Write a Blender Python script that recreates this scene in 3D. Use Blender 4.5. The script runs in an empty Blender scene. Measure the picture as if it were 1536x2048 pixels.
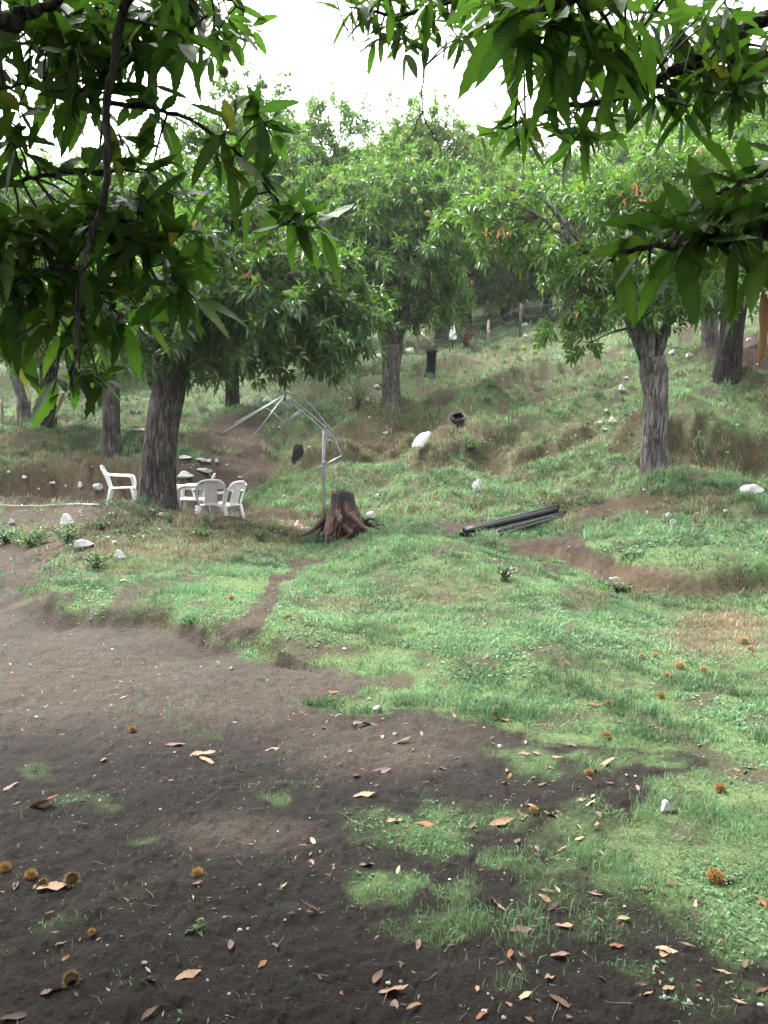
import bpy, math, random
import numpy as np
from mathutils import Vector

# ------------------------------------------------------------------ camera, sky, sun, exposure
SC = bpy.context.scene
COL = SC.collection
R = math.radians
CAM_Z = 1.55
PITCH = R(5.8)
F = 1607.0                                   # focal length in photo pixels (1536 x 2048)

cam_d = bpy.data.cameras.new('camera')
cam_d.sensor_fit = 'VERTICAL'
cam_d.angle = 2 * math.atan(1024.0 / F)
cam_d.clip_start = 0.05
cam_d.clip_end = 3000
cam = bpy.data.objects.new('camera', cam_d)
COL.objects.link(cam)
cam.location = (0, 0, CAM_Z)
cam.rotation_euler = (math.pi / 2 - PITCH, 0, 0)
SC.camera = cam

SUN_EL, SUN_AZ = R(58), R(-40)               # azimuth from +Y towards +X
world = bpy.data.worlds.new('World')
SC.world = world
world.use_nodes = True
wn, wl = world.node_tree.nodes, world.node_tree.links
wn.clear()
sky = wn.new('ShaderNodeTexSky')
sky.sky_type = 'NISHITA'
sky.sun_disc = False
sky.sun_elevation = SUN_EL
sky.sun_rotation = SUN_AZ
sky.air_density = 1.0
sky.dust_density = 5.0
sky.ozone_density = 1.0
hsv = wn.new('ShaderNodeHueSaturation')      # an overcast sky: nearly white
hsv.inputs['Saturation'].default_value = 0.22
bg = wn.new('ShaderNodeBackground')
bg.inputs['Strength'].default_value = 0.15
wo = wn.new('ShaderNodeOutputWorld')
wl.new(sky.outputs[0], hsv.inputs['Color'])
wl.new(hsv.outputs[0], bg.inputs[0])
wl.new(bg.outputs[0], wo.inputs[0])

sun_d = bpy.data.lights.new('sun', 'SUN')
sun_d.energy = 1.5
sun_d.angle = R(25)
sun_d.color = (1.0, 0.97, 0.92)
sun = bpy.data.objects.new('sun', sun_d)
COL.objects.link(sun)
sd = Vector((math.sin(SUN_AZ) * math.cos(SUN_EL), math.cos(SUN_AZ) * math.cos(SUN_EL), math.sin(SUN_EL)))
sun.rotation_euler = sd.to_track_quat('Z', 'Y').to_euler()

SC.view_settings.view_transform = 'Standard'
SC.view_settings.look = 'None'
SC.view_settings.exposure = 2.8
SC.view_settings.gamma = 1.0
SC.render.engine = 'CYCLES'
SC.cycles.max_bounces = 6
SC.cycles.diffuse_bounces = 3
SC.cycles.glossy_bounces = 2
SC.cycles.transmission_bounces = 4
SC.cycles.transparent_max_bounces = 4
SC.cycles.use_denoising = True

# ------------------------------------------------------------------ maths helpers
CP, SP = math.cos(PITCH), math.sin(PITCH)


def ray(px, py):
    a = (px - 768.0) / F
    b = (1024.0 - py) / F
    return np.stack([a + 0 * b, CP + b * SP + 0 * a, -SP + b * CP + 0 * a], -1)


def at(px, py, d):
    r = ray(np.float64(px), np.float64(py))
    t = d / r[1]
    return np.array([r[0] * t, d, CAM_Z + r[2] * t])


def project(x, y, z):
    dz = z - CAM_Z
    w = y * CP - dz * SP
    v = y * SP + dz * CP
    w = np.where(w < 0.05, 0.05, w)
    return 768 + F * x / w, 1024 - F * v / w, w


def _hash(ix, iy, seed):
    h = (ix.astype(np.int64) * 374761393 + iy.astype(np.int64) * 668265263 + seed * 982451653) & 0x7FFFFFFF
    h = ((h ^ (h >> 13)) * 1274126177) & 0x7FFFFFFF
    return ((h ^ (h >> 16)) & 0xFFFF) / 65535.0


def vnoise(x, y, seed=0):
    x = np.asarray(x, float); y = np.asarray(y, float)
    ix = np.floor(x); iy = np.floor(y)
    fx = x - ix; fy = y - iy
    fx = fx * fx * fx * (fx * (fx * 6 - 15) + 10)
    fy = fy * fy * fy * (fy * (fy * 6 - 15) + 10)
    a = _hash(ix, iy, seed); b = _hash(ix + 1, iy, seed)
    c = _hash(ix, iy + 1, seed); d = _hash(ix + 1, iy + 1, seed)
    return (a + (b - a) * fx) * (1 - fy) + (c + (d - c) * fx) * fy


def fbm(x, y, seed=0, oct=4):
    s = 0.0; a = 0.5
    for o in range(oct):
        s = s + a * (vnoise(x, y, seed + o * 17) - 0.5)
        x = np.asarray(x) * 2.03 + 11.3; y = np.asarray(y) * 2.03 + 5.7
        a *= 0.5
    return s            # about -0.5..0.5


def sstep(a, b, x):
    t = np.clip((x - a) / (b - a), 0, 1)
    return t * t * (3 - 2 * t)


def unit(v):
    return v / np.maximum(np.linalg.norm(v, axis=-1, keepdims=True), 1e-9)


# ------------------------------------------------------------------ object helpers
def mesh_np(name, V, faces, mats, parent=None, col=None, midx=None, smooth=True, shape=None):
    """One mesh object from numpy arrays; faces is a list of (n,3) / (n,4) index arrays."""
    V = np.asarray(V, np.float32)
    me = bpy.data.meshes.new(name)
    faces = [np.asarray(f, np.int32) for f in faces if len(f)]
    me.vertices.add(len(V))
    me.vertices.foreach_set('co', V.ravel())
    nl = sum(f.size for f in faces); nf = sum(len(f) for f in faces)
    me.loops.add(nl); me.polygons.add(nf)
    me.loops.foreach_set('vertex_index', np.concatenate([f.ravel() for f in faces]))
    tot = np.concatenate([np.full(len(f), f.shape[1], np.int32) for f in faces])
    st = np.zeros(nf, np.int32); st[1:] = np.cumsum(tot)[:-1]
    me.polygons.foreach_set('loop_start', st)
    if midx is not None:
        me.polygons.foreach_set('material_index', np.asarray(midx, np.int32))
    me.polygons.foreach_set('use_smooth', np.full(nf, bool(smooth)))
    if col is not None:
        c = np.ones((len(V), 4), np.float32); c[:, :3] = col
        me.attributes.new('col', 'FLOAT_COLOR', 'POINT').data.foreach_set('color', c.ravel())
    for m in (mats if isinstance(mats, (list, tuple)) else [mats]):
        me.materials.append(m)
    me.update(calc_edges=True)
    me.validate()
    o = bpy.data.objects.new(name, me)
    COL.objects.link(o)
    if parent is not None:
        o.parent = parent
    return o


def tag(o, label=None, cat=None, group=None, kind=None):
    if label: o['label'] = label
    if cat: o['category'] = cat
    if group: o['group'] = group
    if kind: o['kind'] = kind
    return o


def empty(name, loc, rz=0.0):
    o = bpy.data.objects.new(name, None)
    COL.objects.link(o)
    o.location = [float(c) for c in loc]
    o.rotation_euler = (0, 0, rz)
    o.empty_display_size = 0.2
    return o


def dup(o, parent=None):
    c = o.copy(); COL.objects.link(c)
    if parent is not None: c.parent = parent
    for ch in list(o.children):
        dup(ch, c)
    return c


class MB:
    """collects vertices and faces for one mesh"""
    def __init__(self):
        self.V, self.F3, self.F4, self.C, self.n = [], [], [], [], 0

    def add(self, V, tris=None, quads=None, col=None):
        V = np.asarray(V, float).reshape(-1, 3)
        if tris is not None and len(tris): self.F3.append(np.asarray(tris) + self.n)
        if quads is not None and len(quads): self.F4.append(np.asarray(quads) + self.n)
        self.V.append(V)
        if col is not None: self.C.append(np.broadcast_to(np.asarray(col, float), V.shape))
        self.n += len(V)
        return self

    def tube(self, pts, rad, sides=8, cap=True, col=None, flat=None):
        V, Q, T = tube_geo(pts, rad, sides, cap, flat)
        return self.add(V, T, Q, col)

    def box(self, c, s, rot=None, taper=1.0):
        x, y, z = [k / 2 for k in s]
        V = np.array([[-x, -y, -z], [x, -y, -z], [x, y, -z], [-x, y, -z],
                      [-x * taper, -y * taper, z], [x * taper, -y * taper, z], [x * taper, y * taper, z], [-x * taper, y * taper, z]])
        if rot is not None: V = V @ np.asarray(rot).T
        return self.add(V + np.asarray(c), None, [[3, 2, 1, 0], [4, 5, 6, 7], [0, 1, 5, 4], [1, 2, 6, 5], [2, 3, 7, 6], [3, 0, 4, 7]])

    def build(self, name, mats, parent=None, smooth=True):
        fs = []
        if self.F3: fs.append(np.concatenate(self.F3))
        if self.F4: fs.append(np.concatenate(self.F4))
        return mesh_np(name, np.concatenate(self.V), fs, mats, parent, np.concatenate(self.C) if self.C else None, None, smooth)


def frames(pts):
    pts = np.asarray(pts, float)
    T = unit(np.gradient(pts, axis=0))
    n = np.cross(T[0], [0.31, 0.87, 0.38]); n /= np.linalg.norm(n)
    Ns = [n]
    for i in range(1, len(pts)):
        n = Ns[-1] - T[i] * np.dot(Ns[-1], T[i])
        Ns.append(n / max(np.linalg.norm(n), 1e-9))
    N = np.array(Ns)
    return T, N, np.cross(T, N)


def tube_geo(pts, rad, sides=8, cap=True, flat=None, ridge=None):
    pts = np.asarray(pts, float)
    rad = np.broadcast_to(np.asarray(rad, float), (len(pts),))
    T, N, B = frames(pts)
    a = np.linspace(0, 2 * np.pi, sides, endpoint=False)
    rr = rad[:, None] * np.ones((1, sides))
    if ridge is not None: rr = rr * ridge
    f = 1.0 if flat is None else flat
    V = pts[:, None] + rr[..., None] * (np.cos(a)[None, :, None] * N[:, None] + f * np.sin(a)[None, :, None] * B[:, None])
    n = len(pts)
    i = np.arange(n - 1)[:, None] * sides; j = np.arange(sides)[None]; k = (j + 1) % sides
    Q = np.stack([i + j, i + k, i + sides + k, i + sides + j], -1).reshape(-1, 4)
    V = V.reshape(-1, 3)
    Tr = []
    if cap:
        m = len(V)
        V = np.concatenate([V, pts[:1], pts[-1:]])
        jj = np.arange(sides); kk = (jj + 1) % sides
        Tr = np.concatenate([np.stack([np.full(sides, m), kk, jj], -1),
                             np.stack([np.full(sides, m + 1), (n - 1) * sides + jj, (n - 1) * sides + kk], -1)])
    return V, Q, Tr


def smooth_line(P, n):
    """Catmull-Rom through the points"""
    P = np.asarray(P, float)
    P = np.concatenate([2 * P[:1] - P[1:2], P, 2 * P[-1:] - P[-2:-1]])
    m = len(P) - 3
    t = np.linspace(0, m - 1e-6, n)
    i = t.astype(int); u = (t - i)[:, None]
    a, b, c, d = P[i], P[i + 1], P[i + 2], P[i + 3]
    return 0.5 * ((2 * b) + (-a + c) * u + (2 * a - 5 * b + 4 * c - d) * u ** 2 + (-a + 3 * b - 3 * c + d) * u ** 3)


# ------------------------------------------------------------------ materials
def mat(name):
    m = bpy.data.materials.new(name)
    m.use_nodes = True
    nt = m.node_tree
    return m, nt, nt.nodes, nt.links, nt.nodes['Principled BSDF']


def noise_node(N, L, coord, scale, detail=4, rough=0.6):
    t = N.new('ShaderNodeTexNoise')
    t.inputs['Scale'].default_value = scale
    t.inputs['Detail'].default_value = detail
    t.inputs['Roughness'].default_value = rough
    L.new(coord, t.inputs['Vector'])
    return t


def ramp(N, L, fac, stops):
    r = N.new('ShaderNodeValToRGB')
    e = r.color_ramp.elements
    while len(e) < len(stops): e.new(0.5)
    for k, (p, c) in enumerate(stops):
        e[k].position = p
        e[k].color = (*c, 1) if len(c) == 3 else c
    L.new(fac, r.inputs[0])
    return r


def mixrgb(N, L, kind, fac, a, b):
    m = N.new('ShaderNodeMix'); m.data_type = 'RGBA'; m.blend_type = kind
    if isinstance(fac, (int, float)): m.inputs[0].default_value = fac
    else: L.new(fac, m.inputs[0])
    for s, v in ((6, a), (7, b)):
        if isinstance(v, tuple): m.inputs[s].default_value = (*v, 1)
        else: L.new(v, m.inputs[s])
    return m.outputs[2]


def bump(N, L, bsdf, h, strength, dist=0.01, normal=None):
    b = N.new('ShaderNodeBump')
    b.inputs['Strength'].default_value = strength
    b.inputs['Distance'].default_value = dist
    L.new(h, b.inputs['Height'])
    if normal is not None: L.new(normal, b.inputs['Normal'])
    L.new(b.outputs[0], bsdf.inputs['Normal'])
    return b.outputs[0]


def coords(N, kind='Object'):
    return N.new('ShaderNodeTexCoord').outputs[kind]


def leaf_material(name, trans=0.4, rough=0.42, transcol=(0.115, 0.26, 0.022), spec=0.5):
    m, nt, N, L, b = mat(name)
    at_ = N.new('ShaderNodeAttribute'); at_.attribute_name = 'col'
    n = noise_node(N, L, coords(N), 35, 2)
    c = mixrgb(N, L, 'MULTIPLY', 0.5, at_.outputs['Color'], ramp(N, L, n.outputs[0], [(0.3, (0.55, 0.6, 0.5)), (0.7, (1.25, 1.2, 1.1))]).outputs[0])
    L.new(c, b.inputs['Base Color'])
    b.inputs['Roughness'].default_value = rough
    b.inputs['Specular IOR Level'].default_value = spec
    tr = N.new('ShaderNodeBsdfTranslucent')
    tc = mixrgb(N, L, 'MIX', 0.65, at_.outputs['Color'], transcol)
    L.new(tc, tr.inputs['Color'])
    mx = N.new('ShaderNodeMixShader'); mx.inputs[0].default_value = trans
    L.new(b.outputs[0], mx.inputs[1]); L.new(tr.outputs[0], mx.inputs[2])
    L.new(mx.outputs[0], N['Material Output'].inputs[0])
    return m


def attr_material(name, rough=0.8, trans=0.0, nscale=60, spec=0.3):
    m, nt, N, L, b = mat(name)
    at_ = N.new('ShaderNodeAttribute'); at_.attribute_name = 'col'
    n = noise_node(N, L, coords(N), nscale, 3)
    c = mixrgb(N, L, 'MULTIPLY', 0.6, at_.outputs['Color'], ramp(N, L, n.outputs[0], [(0.3, (0.6, 0.6, 0.6)), (0.7, (1.25, 1.25, 1.25))]).outputs[0])
    L.new(c, b.inputs['Base Color'])
    b.inputs['Roughness'].default_value = rough
    b.inputs['Specular IOR Level'].default_value = spec
    if trans > 0:
        tr = N.new('ShaderNodeBsdfTranslucent'); L.new(c, tr.inputs['Color'])
        mx = N.new('ShaderNodeMixShader'); mx.inputs[0].default_value = trans
        L.new(b.outputs[0], mx.inputs[1]); L.new(tr.outputs[0], mx.inputs[2])
        L.new(mx.outputs[0], N['Material Output'].inputs[0])
    return m


def bark_material(name, dark, light, scale=1.0, moss=None):
    m, nt, N, L, b = mat(name)
    mp = N.new('ShaderNodeMapping'); mp.inputs['Scale'].default_value = (30 * scale, 30 * scale, 4.2 * scale)
    L.new(coords(N), mp.inputs[0])
    n1 = noise_node(N, L, mp.outputs[0], 1.0, 6, 0.62)
    n2 = noise_node(N, L, coords(N), 2.2, 4, 0.6)
    n3 = noise_node(N, L, coords(N), 60, 3, 0.6)
    c1 = ramp(N, L, n1.outputs[0], [(0.30, tuple(k * 0.35 for k in dark)), (0.44, dark), (0.66, light)]).outputs[0]
    c2 = mixrgb(N, L, 'MULTIPLY', 0.8, c1, ramp(N, L, n2.outputs[0], [(0.34, (0.45, 0.45, 0.47)), (0.5, (0.95, 0.93, 0.9)), (0.66, (1.5, 1.5, 1.55))]).outputs[0])
    c3 = mixrgb(N, L, 'MULTIPLY', 0.5, c2, ramp(N, L, n3.outputs[0], [(0.3, (0.6, 0.6, 0.6)), (0.7, (1.3, 1.3, 1.3))]).outputs[0])
    mp2 = N.new('ShaderNodeMapping'); mp2.inputs['Scale'].default_value = (15 * scale, 15 * scale, 1.9 * scale)
    L.new(coords(N), mp2.inputs[0])
    nf = noise_node(N, L, mp2.outputs[0], 1.0, 3, 0.55)
    sb = N.new('ShaderNodeMath'); sb.operation = 'SUBTRACT'; sb.inputs[1].default_value = 0.5; L.new(nf.outputs[0], sb.inputs[0])
    ab = N.new('ShaderNodeMath'); ab.operation = 'ABSOLUTE'; L.new(sb.outputs[0], ab.inputs[0])
    fis = ramp(N, L, ab.outputs[0], [(0.0, (0.22, 0.21, 0.2)), (0.025, (0.6, 0.58, 0.56)), (0.06, (1, 1, 1))])
    c3 = mixrgb(N, L, 'MULTIPLY', 0.9, c3, fis.outputs[0])
    if moss is not None:
        n4 = noise_node(N, L, coords(N), 3.5, 5, 0.65)
        c3 = mixrgb(N, L, 'MIX', ramp(N, L, n4.outputs[0], [(0.56, (0, 0, 0)), (0.70, (0.7, 0.7, 0.7))]).outputs[0], c3, moss)
    L.new(c3, b.inputs['Base Color'])
    b.inputs['Roughness'].default_value = 0.9
    b.inputs['Specular IOR Level'].default_value = 0.2
    nb = bump(N, L, b, n1.outputs[0], 0.7, 0.02)
    b2 = N.new('ShaderNodeBump'); b2.inputs['Strength'].default_value = 0.9; b2.inputs['Distance'].default_value = 0.03
    L.new(fis.outputs[0], b2.inputs['Height']); L.new(nb, b2.inputs['Normal']); L.new(b2.outputs[0], b.inputs['Normal'])
    return m


def plain_material(name, colr, rough=0.5, metal=0.0, var=0.25, nscale=8.0, bumpk=0.0, spec=0.5):
    m, nt, N, L, b = mat(name)
    n = noise_node(N, L, coords(N), nscale, 5, 0.65)
    lo = tuple(k * (1 - var) for k in colr); hi = tuple(min(k * (1 + var), 1) for k in colr)
    L.new(ramp(N, L, n.outputs[0], [(0.3, lo), (0.7, hi)]).outputs[0], b.inputs['Base Color'])
    b.inputs['Roughness'].default_value = rough
    b.inputs['Metallic'].default_value = metal
    b.inputs['Specular IOR Level'].default_value = spec
    if bumpk: bump(N, L, b, n.outputs[0], bumpk, 0.02)
    return m


def ground_material():
    m, nt, N, L, b = mat('ground_soil')
    co = coords(N)
    at_ = N.new('ShaderNodeAttribute'); at_.attribute_name = 'col'
    n1 = noise_node(N, L, co, 1.3, 5, 0.6)
    n2 = noise_node(N, L, co, 14, 6, 0.7)
    n3 = noise_node(N, L, co, 90, 4, 0.7)
    v = N.new('ShaderNodeTexVoronoi'); v.inputs['Scale'].default_value = 55; L.new(co, v.inputs['Vector'])
    c = mixrgb(N, L, 'MULTIPLY', 0.55, at_.outputs['Color'], ramp(N, L, n1.outputs[0], [(0.3, (0.65, 0.65, 0.65)), (0.7, (1.3, 1.28, 1.22))]).outputs[0])
    c = mixrgb(N, L, 'MULTIPLY', 0.8, c, ramp(N, L, n2.outputs[0], [(0.32, (0.55, 0.53, 0.52)), (0.5, (1, 1, 1)), (0.7, (1.4, 1.35, 1.3))]).outputs[0])
    c = mixrgb(N, L, 'MULTIPLY', 0.85, c, ramp(N, L, n3.outputs[0], [(0.34, (0.45, 0.45, 0.45)), (0.55, (1, 1, 1)), (0.72, (1.6, 1.55, 1.5))]).outputs[0])
    L.new(c, b.inputs['Base Color'])
    b.inputs['Roughness'].default_value = 0.95
    b.inputs['Specular IOR Level'].default_value = 0.15
    ad = N.new('ShaderNodeMath'); ad.operation = 'MULTIPLY_ADD'; ad.inputs[1].default_value = 0.6
    L.new(v.outputs['Distance'], ad.inputs[0]); L.new(n3.outputs[0], ad.inputs[2])
    nb = bump(N, L, b, n2.outputs[0], 0.7, 0.03)
    b2 = N.new('ShaderNodeBump'); b2.inputs['Strength'].default_value = 0.8; b2.inputs['Distance'].default_value = 0.008
    L.new(ad.outputs[0], b2.inputs['Height']); L.new(nb, b2.inputs['Normal']); L.new(b2.outputs[0], b.inputs['Normal'])
    return m


M_GROUND = ground_material()
M_BLADE = attr_material('grass_blade', 0.6, 0.35, 3.0, 0.35)
M_LEAF = leaf_material('chestnut_leaf', 0.36, 0.36)
M_LEAF_NEAR = leaf_material('chestnut_leaf_close', 0.36, 0.5, (0.066, 0.170, 0.012), 0.14)
def add_veins(m):
    nt = m.node_tree; N, L = nt.nodes, nt.links
    b = N['Principled BSDF']
    a = N.new('ShaderNodeAttribute'); a.attribute_name = 'luv'
    sep = N.new('ShaderNodeSeparateXYZ'); L.new(a.outputs['Vector'], sep.inputs[0])
    ab = N.new('ShaderNodeMath'); ab.operation = 'ABSOLUTE'; L.new(sep.outputs[0], ab.inputs[0])
    k = N.new('ShaderNodeMath'); k.operation = 'MULTIPLY_ADD'; k.inputs[1].default_value = -1.6; L.new(ab.outputs[0], k.inputs[0])
    t = N.new('ShaderNodeMath'); t.operation = 'MULTIPLY'; t.inputs[1].default_value = 15.0; L.new(sep.outputs[1], t.inputs[0]); L.new(t.outputs[0], k.inputs[2])
    f = N.new('ShaderNodeMath'); f.operation = 'PINGPONG'; f.inputs[1].default_value = 0.5; L.new(k.outputs[0], f.inputs[0])
    r = ramp(N, L, f.outputs[0], [(0.0, (1.45, 1.45, 1.3)), (0.12, (1.05, 1.05, 1.0)), (0.5, (0.86, 0.86, 0.86))])
    src = b.inputs['Base Color'].links[0].from_socket
    n5 = noise_node(N, L, coords(N), 14, 4, 0.7)
    c = mixrgb(N, L, 'MULTIPLY', 0.9, src, r.outputs[0])
    c = mixrgb(N, L, 'MIX', ramp(N, L, n5.outputs[0], [(0.66, (0, 0, 0)), (0.76, (0.55, 0.55, 0.55))]).outputs[0], c, (0.06, 0.045, 0.012))
    L.new(c, b.inputs['Base Color'])
    bump(N, L, b, f.outputs[0], 0.35, 0.004)
    return m


add_veins(M_LEAF_NEAR)
M_DRY = attr_material('dry_leaf', 0.75, 0.15, 90, 0.3)
M_BUR = attr_material('bur_spines', 0.7, 0.1, 120, 0.3)
M_BARK = bark_material('chestnut_bark_grey', (0.062, 0.052, 0.047), (0.125, 0.108, 0.10))
M_BARK_PALE = bark_material('chestnut_bark_pale', (0.105, 0.093, 0.088), (0.205, 0.188, 0.18))
M_BARK_DARK = bark_material('chestnut_bark_dark', (0.018, 0.0145, 0.0135), (0.042, 0.034, 0.031))
M_TWIG = plain_material('twig_bark', (0.035, 0.028, 0.022), 0.8, 0, 0.4, 30, 0.3, 0.3)
M_LIMB = bark_material('limb_bark', (0.03, 0.025, 0.022), (0.085, 0.075, 0.068), 1.6)


def rock_material():
    m, nt, N, L, b = mat('limestone')
    n1 = noise_node(N, L, coords(N), 6, 6, 0.65)
    n2 = noise_node(N, L, coords(N), 28, 4, 0.7)
    c = ramp(N, L, n1.outputs[0], [(0.30, (0.20, 0.19, 0.175)), (0.45, (0.44, 0.43, 0.415)), (0.62, (0.64, 0.64, 0.635))]).outputs[0]
    c = mixrgb(N, L, 'MULTIPLY', 0.6, c, ramp(N, L, n2.outputs[0], [(0.3, (0.55, 0.53, 0.5)), (0.6, (1.1, 1.1, 1.1))]).outputs[0])
    L.new(c, b.inputs['Base Color']); b.inputs['Roughness'].default_value = 0.9
    bump(N, L, b, n2.outputs[0], 0.7, 0.02)
    return m


M_ROCK = rock_material()
M_ROCK_WHITE = plain_material('bright_limestone', (0.80, 0.80, 0.79), 0.9, 0, 0.12, 5, 0.5, 0.2)
M_PLASTIC = plain_material('white_plastic', (0.62, 0.62, 0.61), 0.4, 0, 0.06, 5, 0, 0.5)
M_PLASTIC_OLD = plain_material('weathered_plastic', (0.40, 0.39, 0.375), 0.55, 0, 0.12, 7, 0, 0.4)
M_STEEL = plain_material('galvanised_tube', (0.26, 0.275, 0.29), 0.38, 0.55, 0.15, 20, 0, 0.5)
M_BLACKPIPE = plain_material('black_pipe', (0.006, 0.0055, 0.0068), 0.42, 0, 0.3, 9, 0, 0.3)
M_CHAR = plain_material('charred_wood', (0.0065, 0.006, 0.006), 0.8, 0, 0.6, 14, 0.9, 0.2)
M_POST_PALE = bark_material('pale_post_wood', (0.30, 0.25, 0.19), (0.55, 0.48, 0.38))
M_POST_DARK = bark_material('weathered_post_wood', (0.10, 0.085, 0.08), (0.22, 0.19, 0.17))
M_WIRE = plain_material('fence_wire', (0.25, 0.25, 0.25), 0.5, 0.6, 0.2, 10)
M_CLOTH = plain_material('white_cloth', (0.72, 0.73, 0.76), 0.9, 0, 0.1, 6)
M_SAND = plain_material('pale_path', (0.34, 0.29, 0.24), 0.95, 0, 0.25, 12, 0.4, 0.2)

# ------------------------------------------------------------------ terrain: control points seen in the photo, at their own distances
CTRL = []
for yy in (-60, -12, -5, -1, 1.5, 3.0):
    for xx in (-9, -3.5, 0, 3.5, 9):
        if yy > -10 or abs(xx) in (9, 0):
            CTRL.append((xx, yy, 0.0))
PIX = [
    # dirt yard and the low bank on its far side
    (0, 1400, 4.5), (300, 1400, 4.5), (620, 1440, 4.25), (760, 1400, 4.55), (0, 1270, 5.95), (250, 1300, 5.55), (480, 1330, 5.2),
    (0, 1205, 7.3), (130, 1236, 6.5), (210, 1250, 6.28), (300, 1262, 6.1), (370, 1275, 5.9), (430, 1288, 5.74), (490, 1304, 5.58), (545, 1322, 5.4),
    (70, 1178, 7.05), (140, 1192, 6.75), (220, 1204, 6.5), (300, 1214, 6.32), (370, 1224, 6.15), (430, 1236, 5.98), (490, 1252, 5.8), (540, 1276, 5.62), (620, 1316, 5.3),
    (200, 1155, 7.7), (400, 1150, 7.85), (520, 1200, 6.9), (300, 1100, 9.2), (450, 1090, 9.6), (180, 1090, 9.3), (560, 1130, 8.9),
    (300, 1045, 11.3), (440, 1050, 11.0), (520, 1058, 11.0), (312, 1006, 13.0), (400, 1032, 12.2), (470, 1037, 12.2),
    (60, 1120, 9.2), (40, 1070, 10.8), (120, 1040, 12.0), (60, 1022, 14.0),
    # chair terrace
    (430, 1051, 13.4), (480, 1053, 13.4), (390, 1048, 13.7), (430, 1044, 14.9), (480, 1045, 15.1), (365, 1042, 14.6), (400, 1033, 16.2), (470, 1028, 16.3), (245, 1018, 15.5), (120, 1010, 16.4), (0, 1012, 16.2),
    # cut bank behind it
    (0, 1000, 17.0), (130, 997, 17.1), (250, 995, 17.0), (20, 905, 18.3), (110, 905, 18.4), (200, 920, 18.2), (10, 870, 24), (97, 872, 22.5), (225, 905, 20.0), (30, 848, 30), (180, 835, 30), (300, 850, 25),
    (400, 985, 17.2), (400, 915, 19.4), (470, 905, 20.5), (380, 870, 22), (520, 870, 22.2), (597, 915, 19.6), (640, 880, 21.3),
    (530, 812, 26.5), (640, 812, 26.8), (465, 822, 26.5), (600, 770, 30),
    # lawn pad behind the stump
    (550, 1041, 14.3), (630, 1043, 13.9), (550, 1014, 14.9), (640, 1018, 14.7), (570, 965, 17.3), (660, 985, 16.2), (650, 935, 18.4),
    (600, 1062, 12.6), (690, 1080, 11.3), (640, 1090, 10.8),
    # centre slope
    (783, 808, 24.0), (700, 822, 23.4), (690, 845, 22.0), (720, 915, 19.8), (760, 965, 17.0), (750, 1030, 13.8), (850, 835, 22.3), (845, 895, 18.8),
    (800, 940, 17.6), (915, 836, 20.5), (935, 905, 18.4), (930, 960, 16.4), (955, 988, 15.4), (870, 1020, 14.4), (1010, 850, 19.7), (1010, 900, 18.2),
    (1050, 960, 16.3), (900, 1052, 13.3), (935, 1080, 12.2), (1030, 1062, 12.9), (1120, 1040, 13.4), (1000, 1040, 13.6),
    (860, 757, 28), (760, 750, 29), (835, 712, 34), (905, 700, 35), (977, 697, 34), (1040, 682, 34.5), (700, 730, 32), (640, 725, 33), (940, 760, 27), (1000, 790, 24), (1080, 745, 27),
    (880, 686, 39), (930, 672, 41), (1090, 628, 46), (1000, 655, 41), (1130, 665, 36),
    # the mound
    (760, 1068, 10.3), (850, 1074, 9.8), (930, 1090, 9.3), (1010, 1118, 8.8), (1090, 1165, 8.0), (800, 1150, 8.1), (930, 1160, 7.9), (700, 1150, 8.5), (650, 1220, 6.9), (900, 1230, 6.6), (760, 1330, 5.15), (1000, 1330, 5.1), (880, 1400, 4.55),
    (1100, 1180, 7.6), (1180, 1210, 7.3), (1200, 1300, 5.5),
    # gully and the bank beyond it
    (1080, 1110, 11.0), (1180, 1140, 10.0), (1280, 1168, 9.1), (1400, 1182, 8.6), (1536, 1174, 8.7), (1290, 1230, 7.4), (1420, 1300, 6.0), (1536, 1280, 6.2), (1300, 1340, 5.2),
    (1130, 1076, 11.4), (1200, 1088, 10.4), (1290, 1120, 9.5), (1400, 1126, 9.0), (1536, 1116, 9.1),
    (1250, 1060, 11.4), (1400, 1060, 11.2), (1536, 1050, 11.3), (1345, 1040, 12.0), (1290, 1010, 13.0), (1200, 1010, 13.8), (1305, 948, 15.0), (1500, 985, 12.6), (1420, 960, 13.8),
    (1150, 930, 16.6), (1120, 860, 19.0), (1200, 850, 18.8), (1160, 800, 21.2), (1240, 780, 22), (1400, 880, 16.0), (1390, 800, 18.4), (1500, 850, 16.4), (1455, 750, 20.0), (1370, 762, 20.6), (1536, 745, 20.4),
    (1420, 718, 25), (1500, 660, 29), (1300, 690, 28), (1200, 700, 29), (1536, 620, 33),
    (1500, 1450, 4.2), (1300, 1560, 3.5), (1536, 1700, 2.9),
]
for p in PIX:
    CTRL.append(tuple(at(*p)))
for px_, d_, z_ in ((800, 11.4, -.02), (880, 11.0, -.10), (960, 10.4, -.15), (1040, 10.0, -.18), (900, 12.0, -.12), (1110, 9.2, -.2)):
    CTRL.append(((px_ - 768) / F * d_, d_, z_))
CTRL += [(-28, 30, 2.2), (-24, 20, 1.1), (-15, 10, 0.2), (-20, 4, 0), (15, 10, 0.5), (20, 4, 0.1), (18, 20, 3.4), (30, 32, 8.5),
         (-30, 60, 9), (-10, 55, 9.5), (5, 60, 13), (25, 60, 17), (45, 60, 20), (-60, 60, 7), (70, 60, 24), (0, 95, 25), (50, 100, 38), (-60, 110, 22),
         (90, 10, 3), (-90, 10, 0), (110, 110, 45), (-110, 110, 18), (0, 140, 36), (0, -110, -2), (-110, -60, -2), (110, -60, 0)]
CTRL = np.array(CTRL, float)


def _U(r2):
    return 0.5 * r2 * np.log(r2 + 1e-12)


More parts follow.
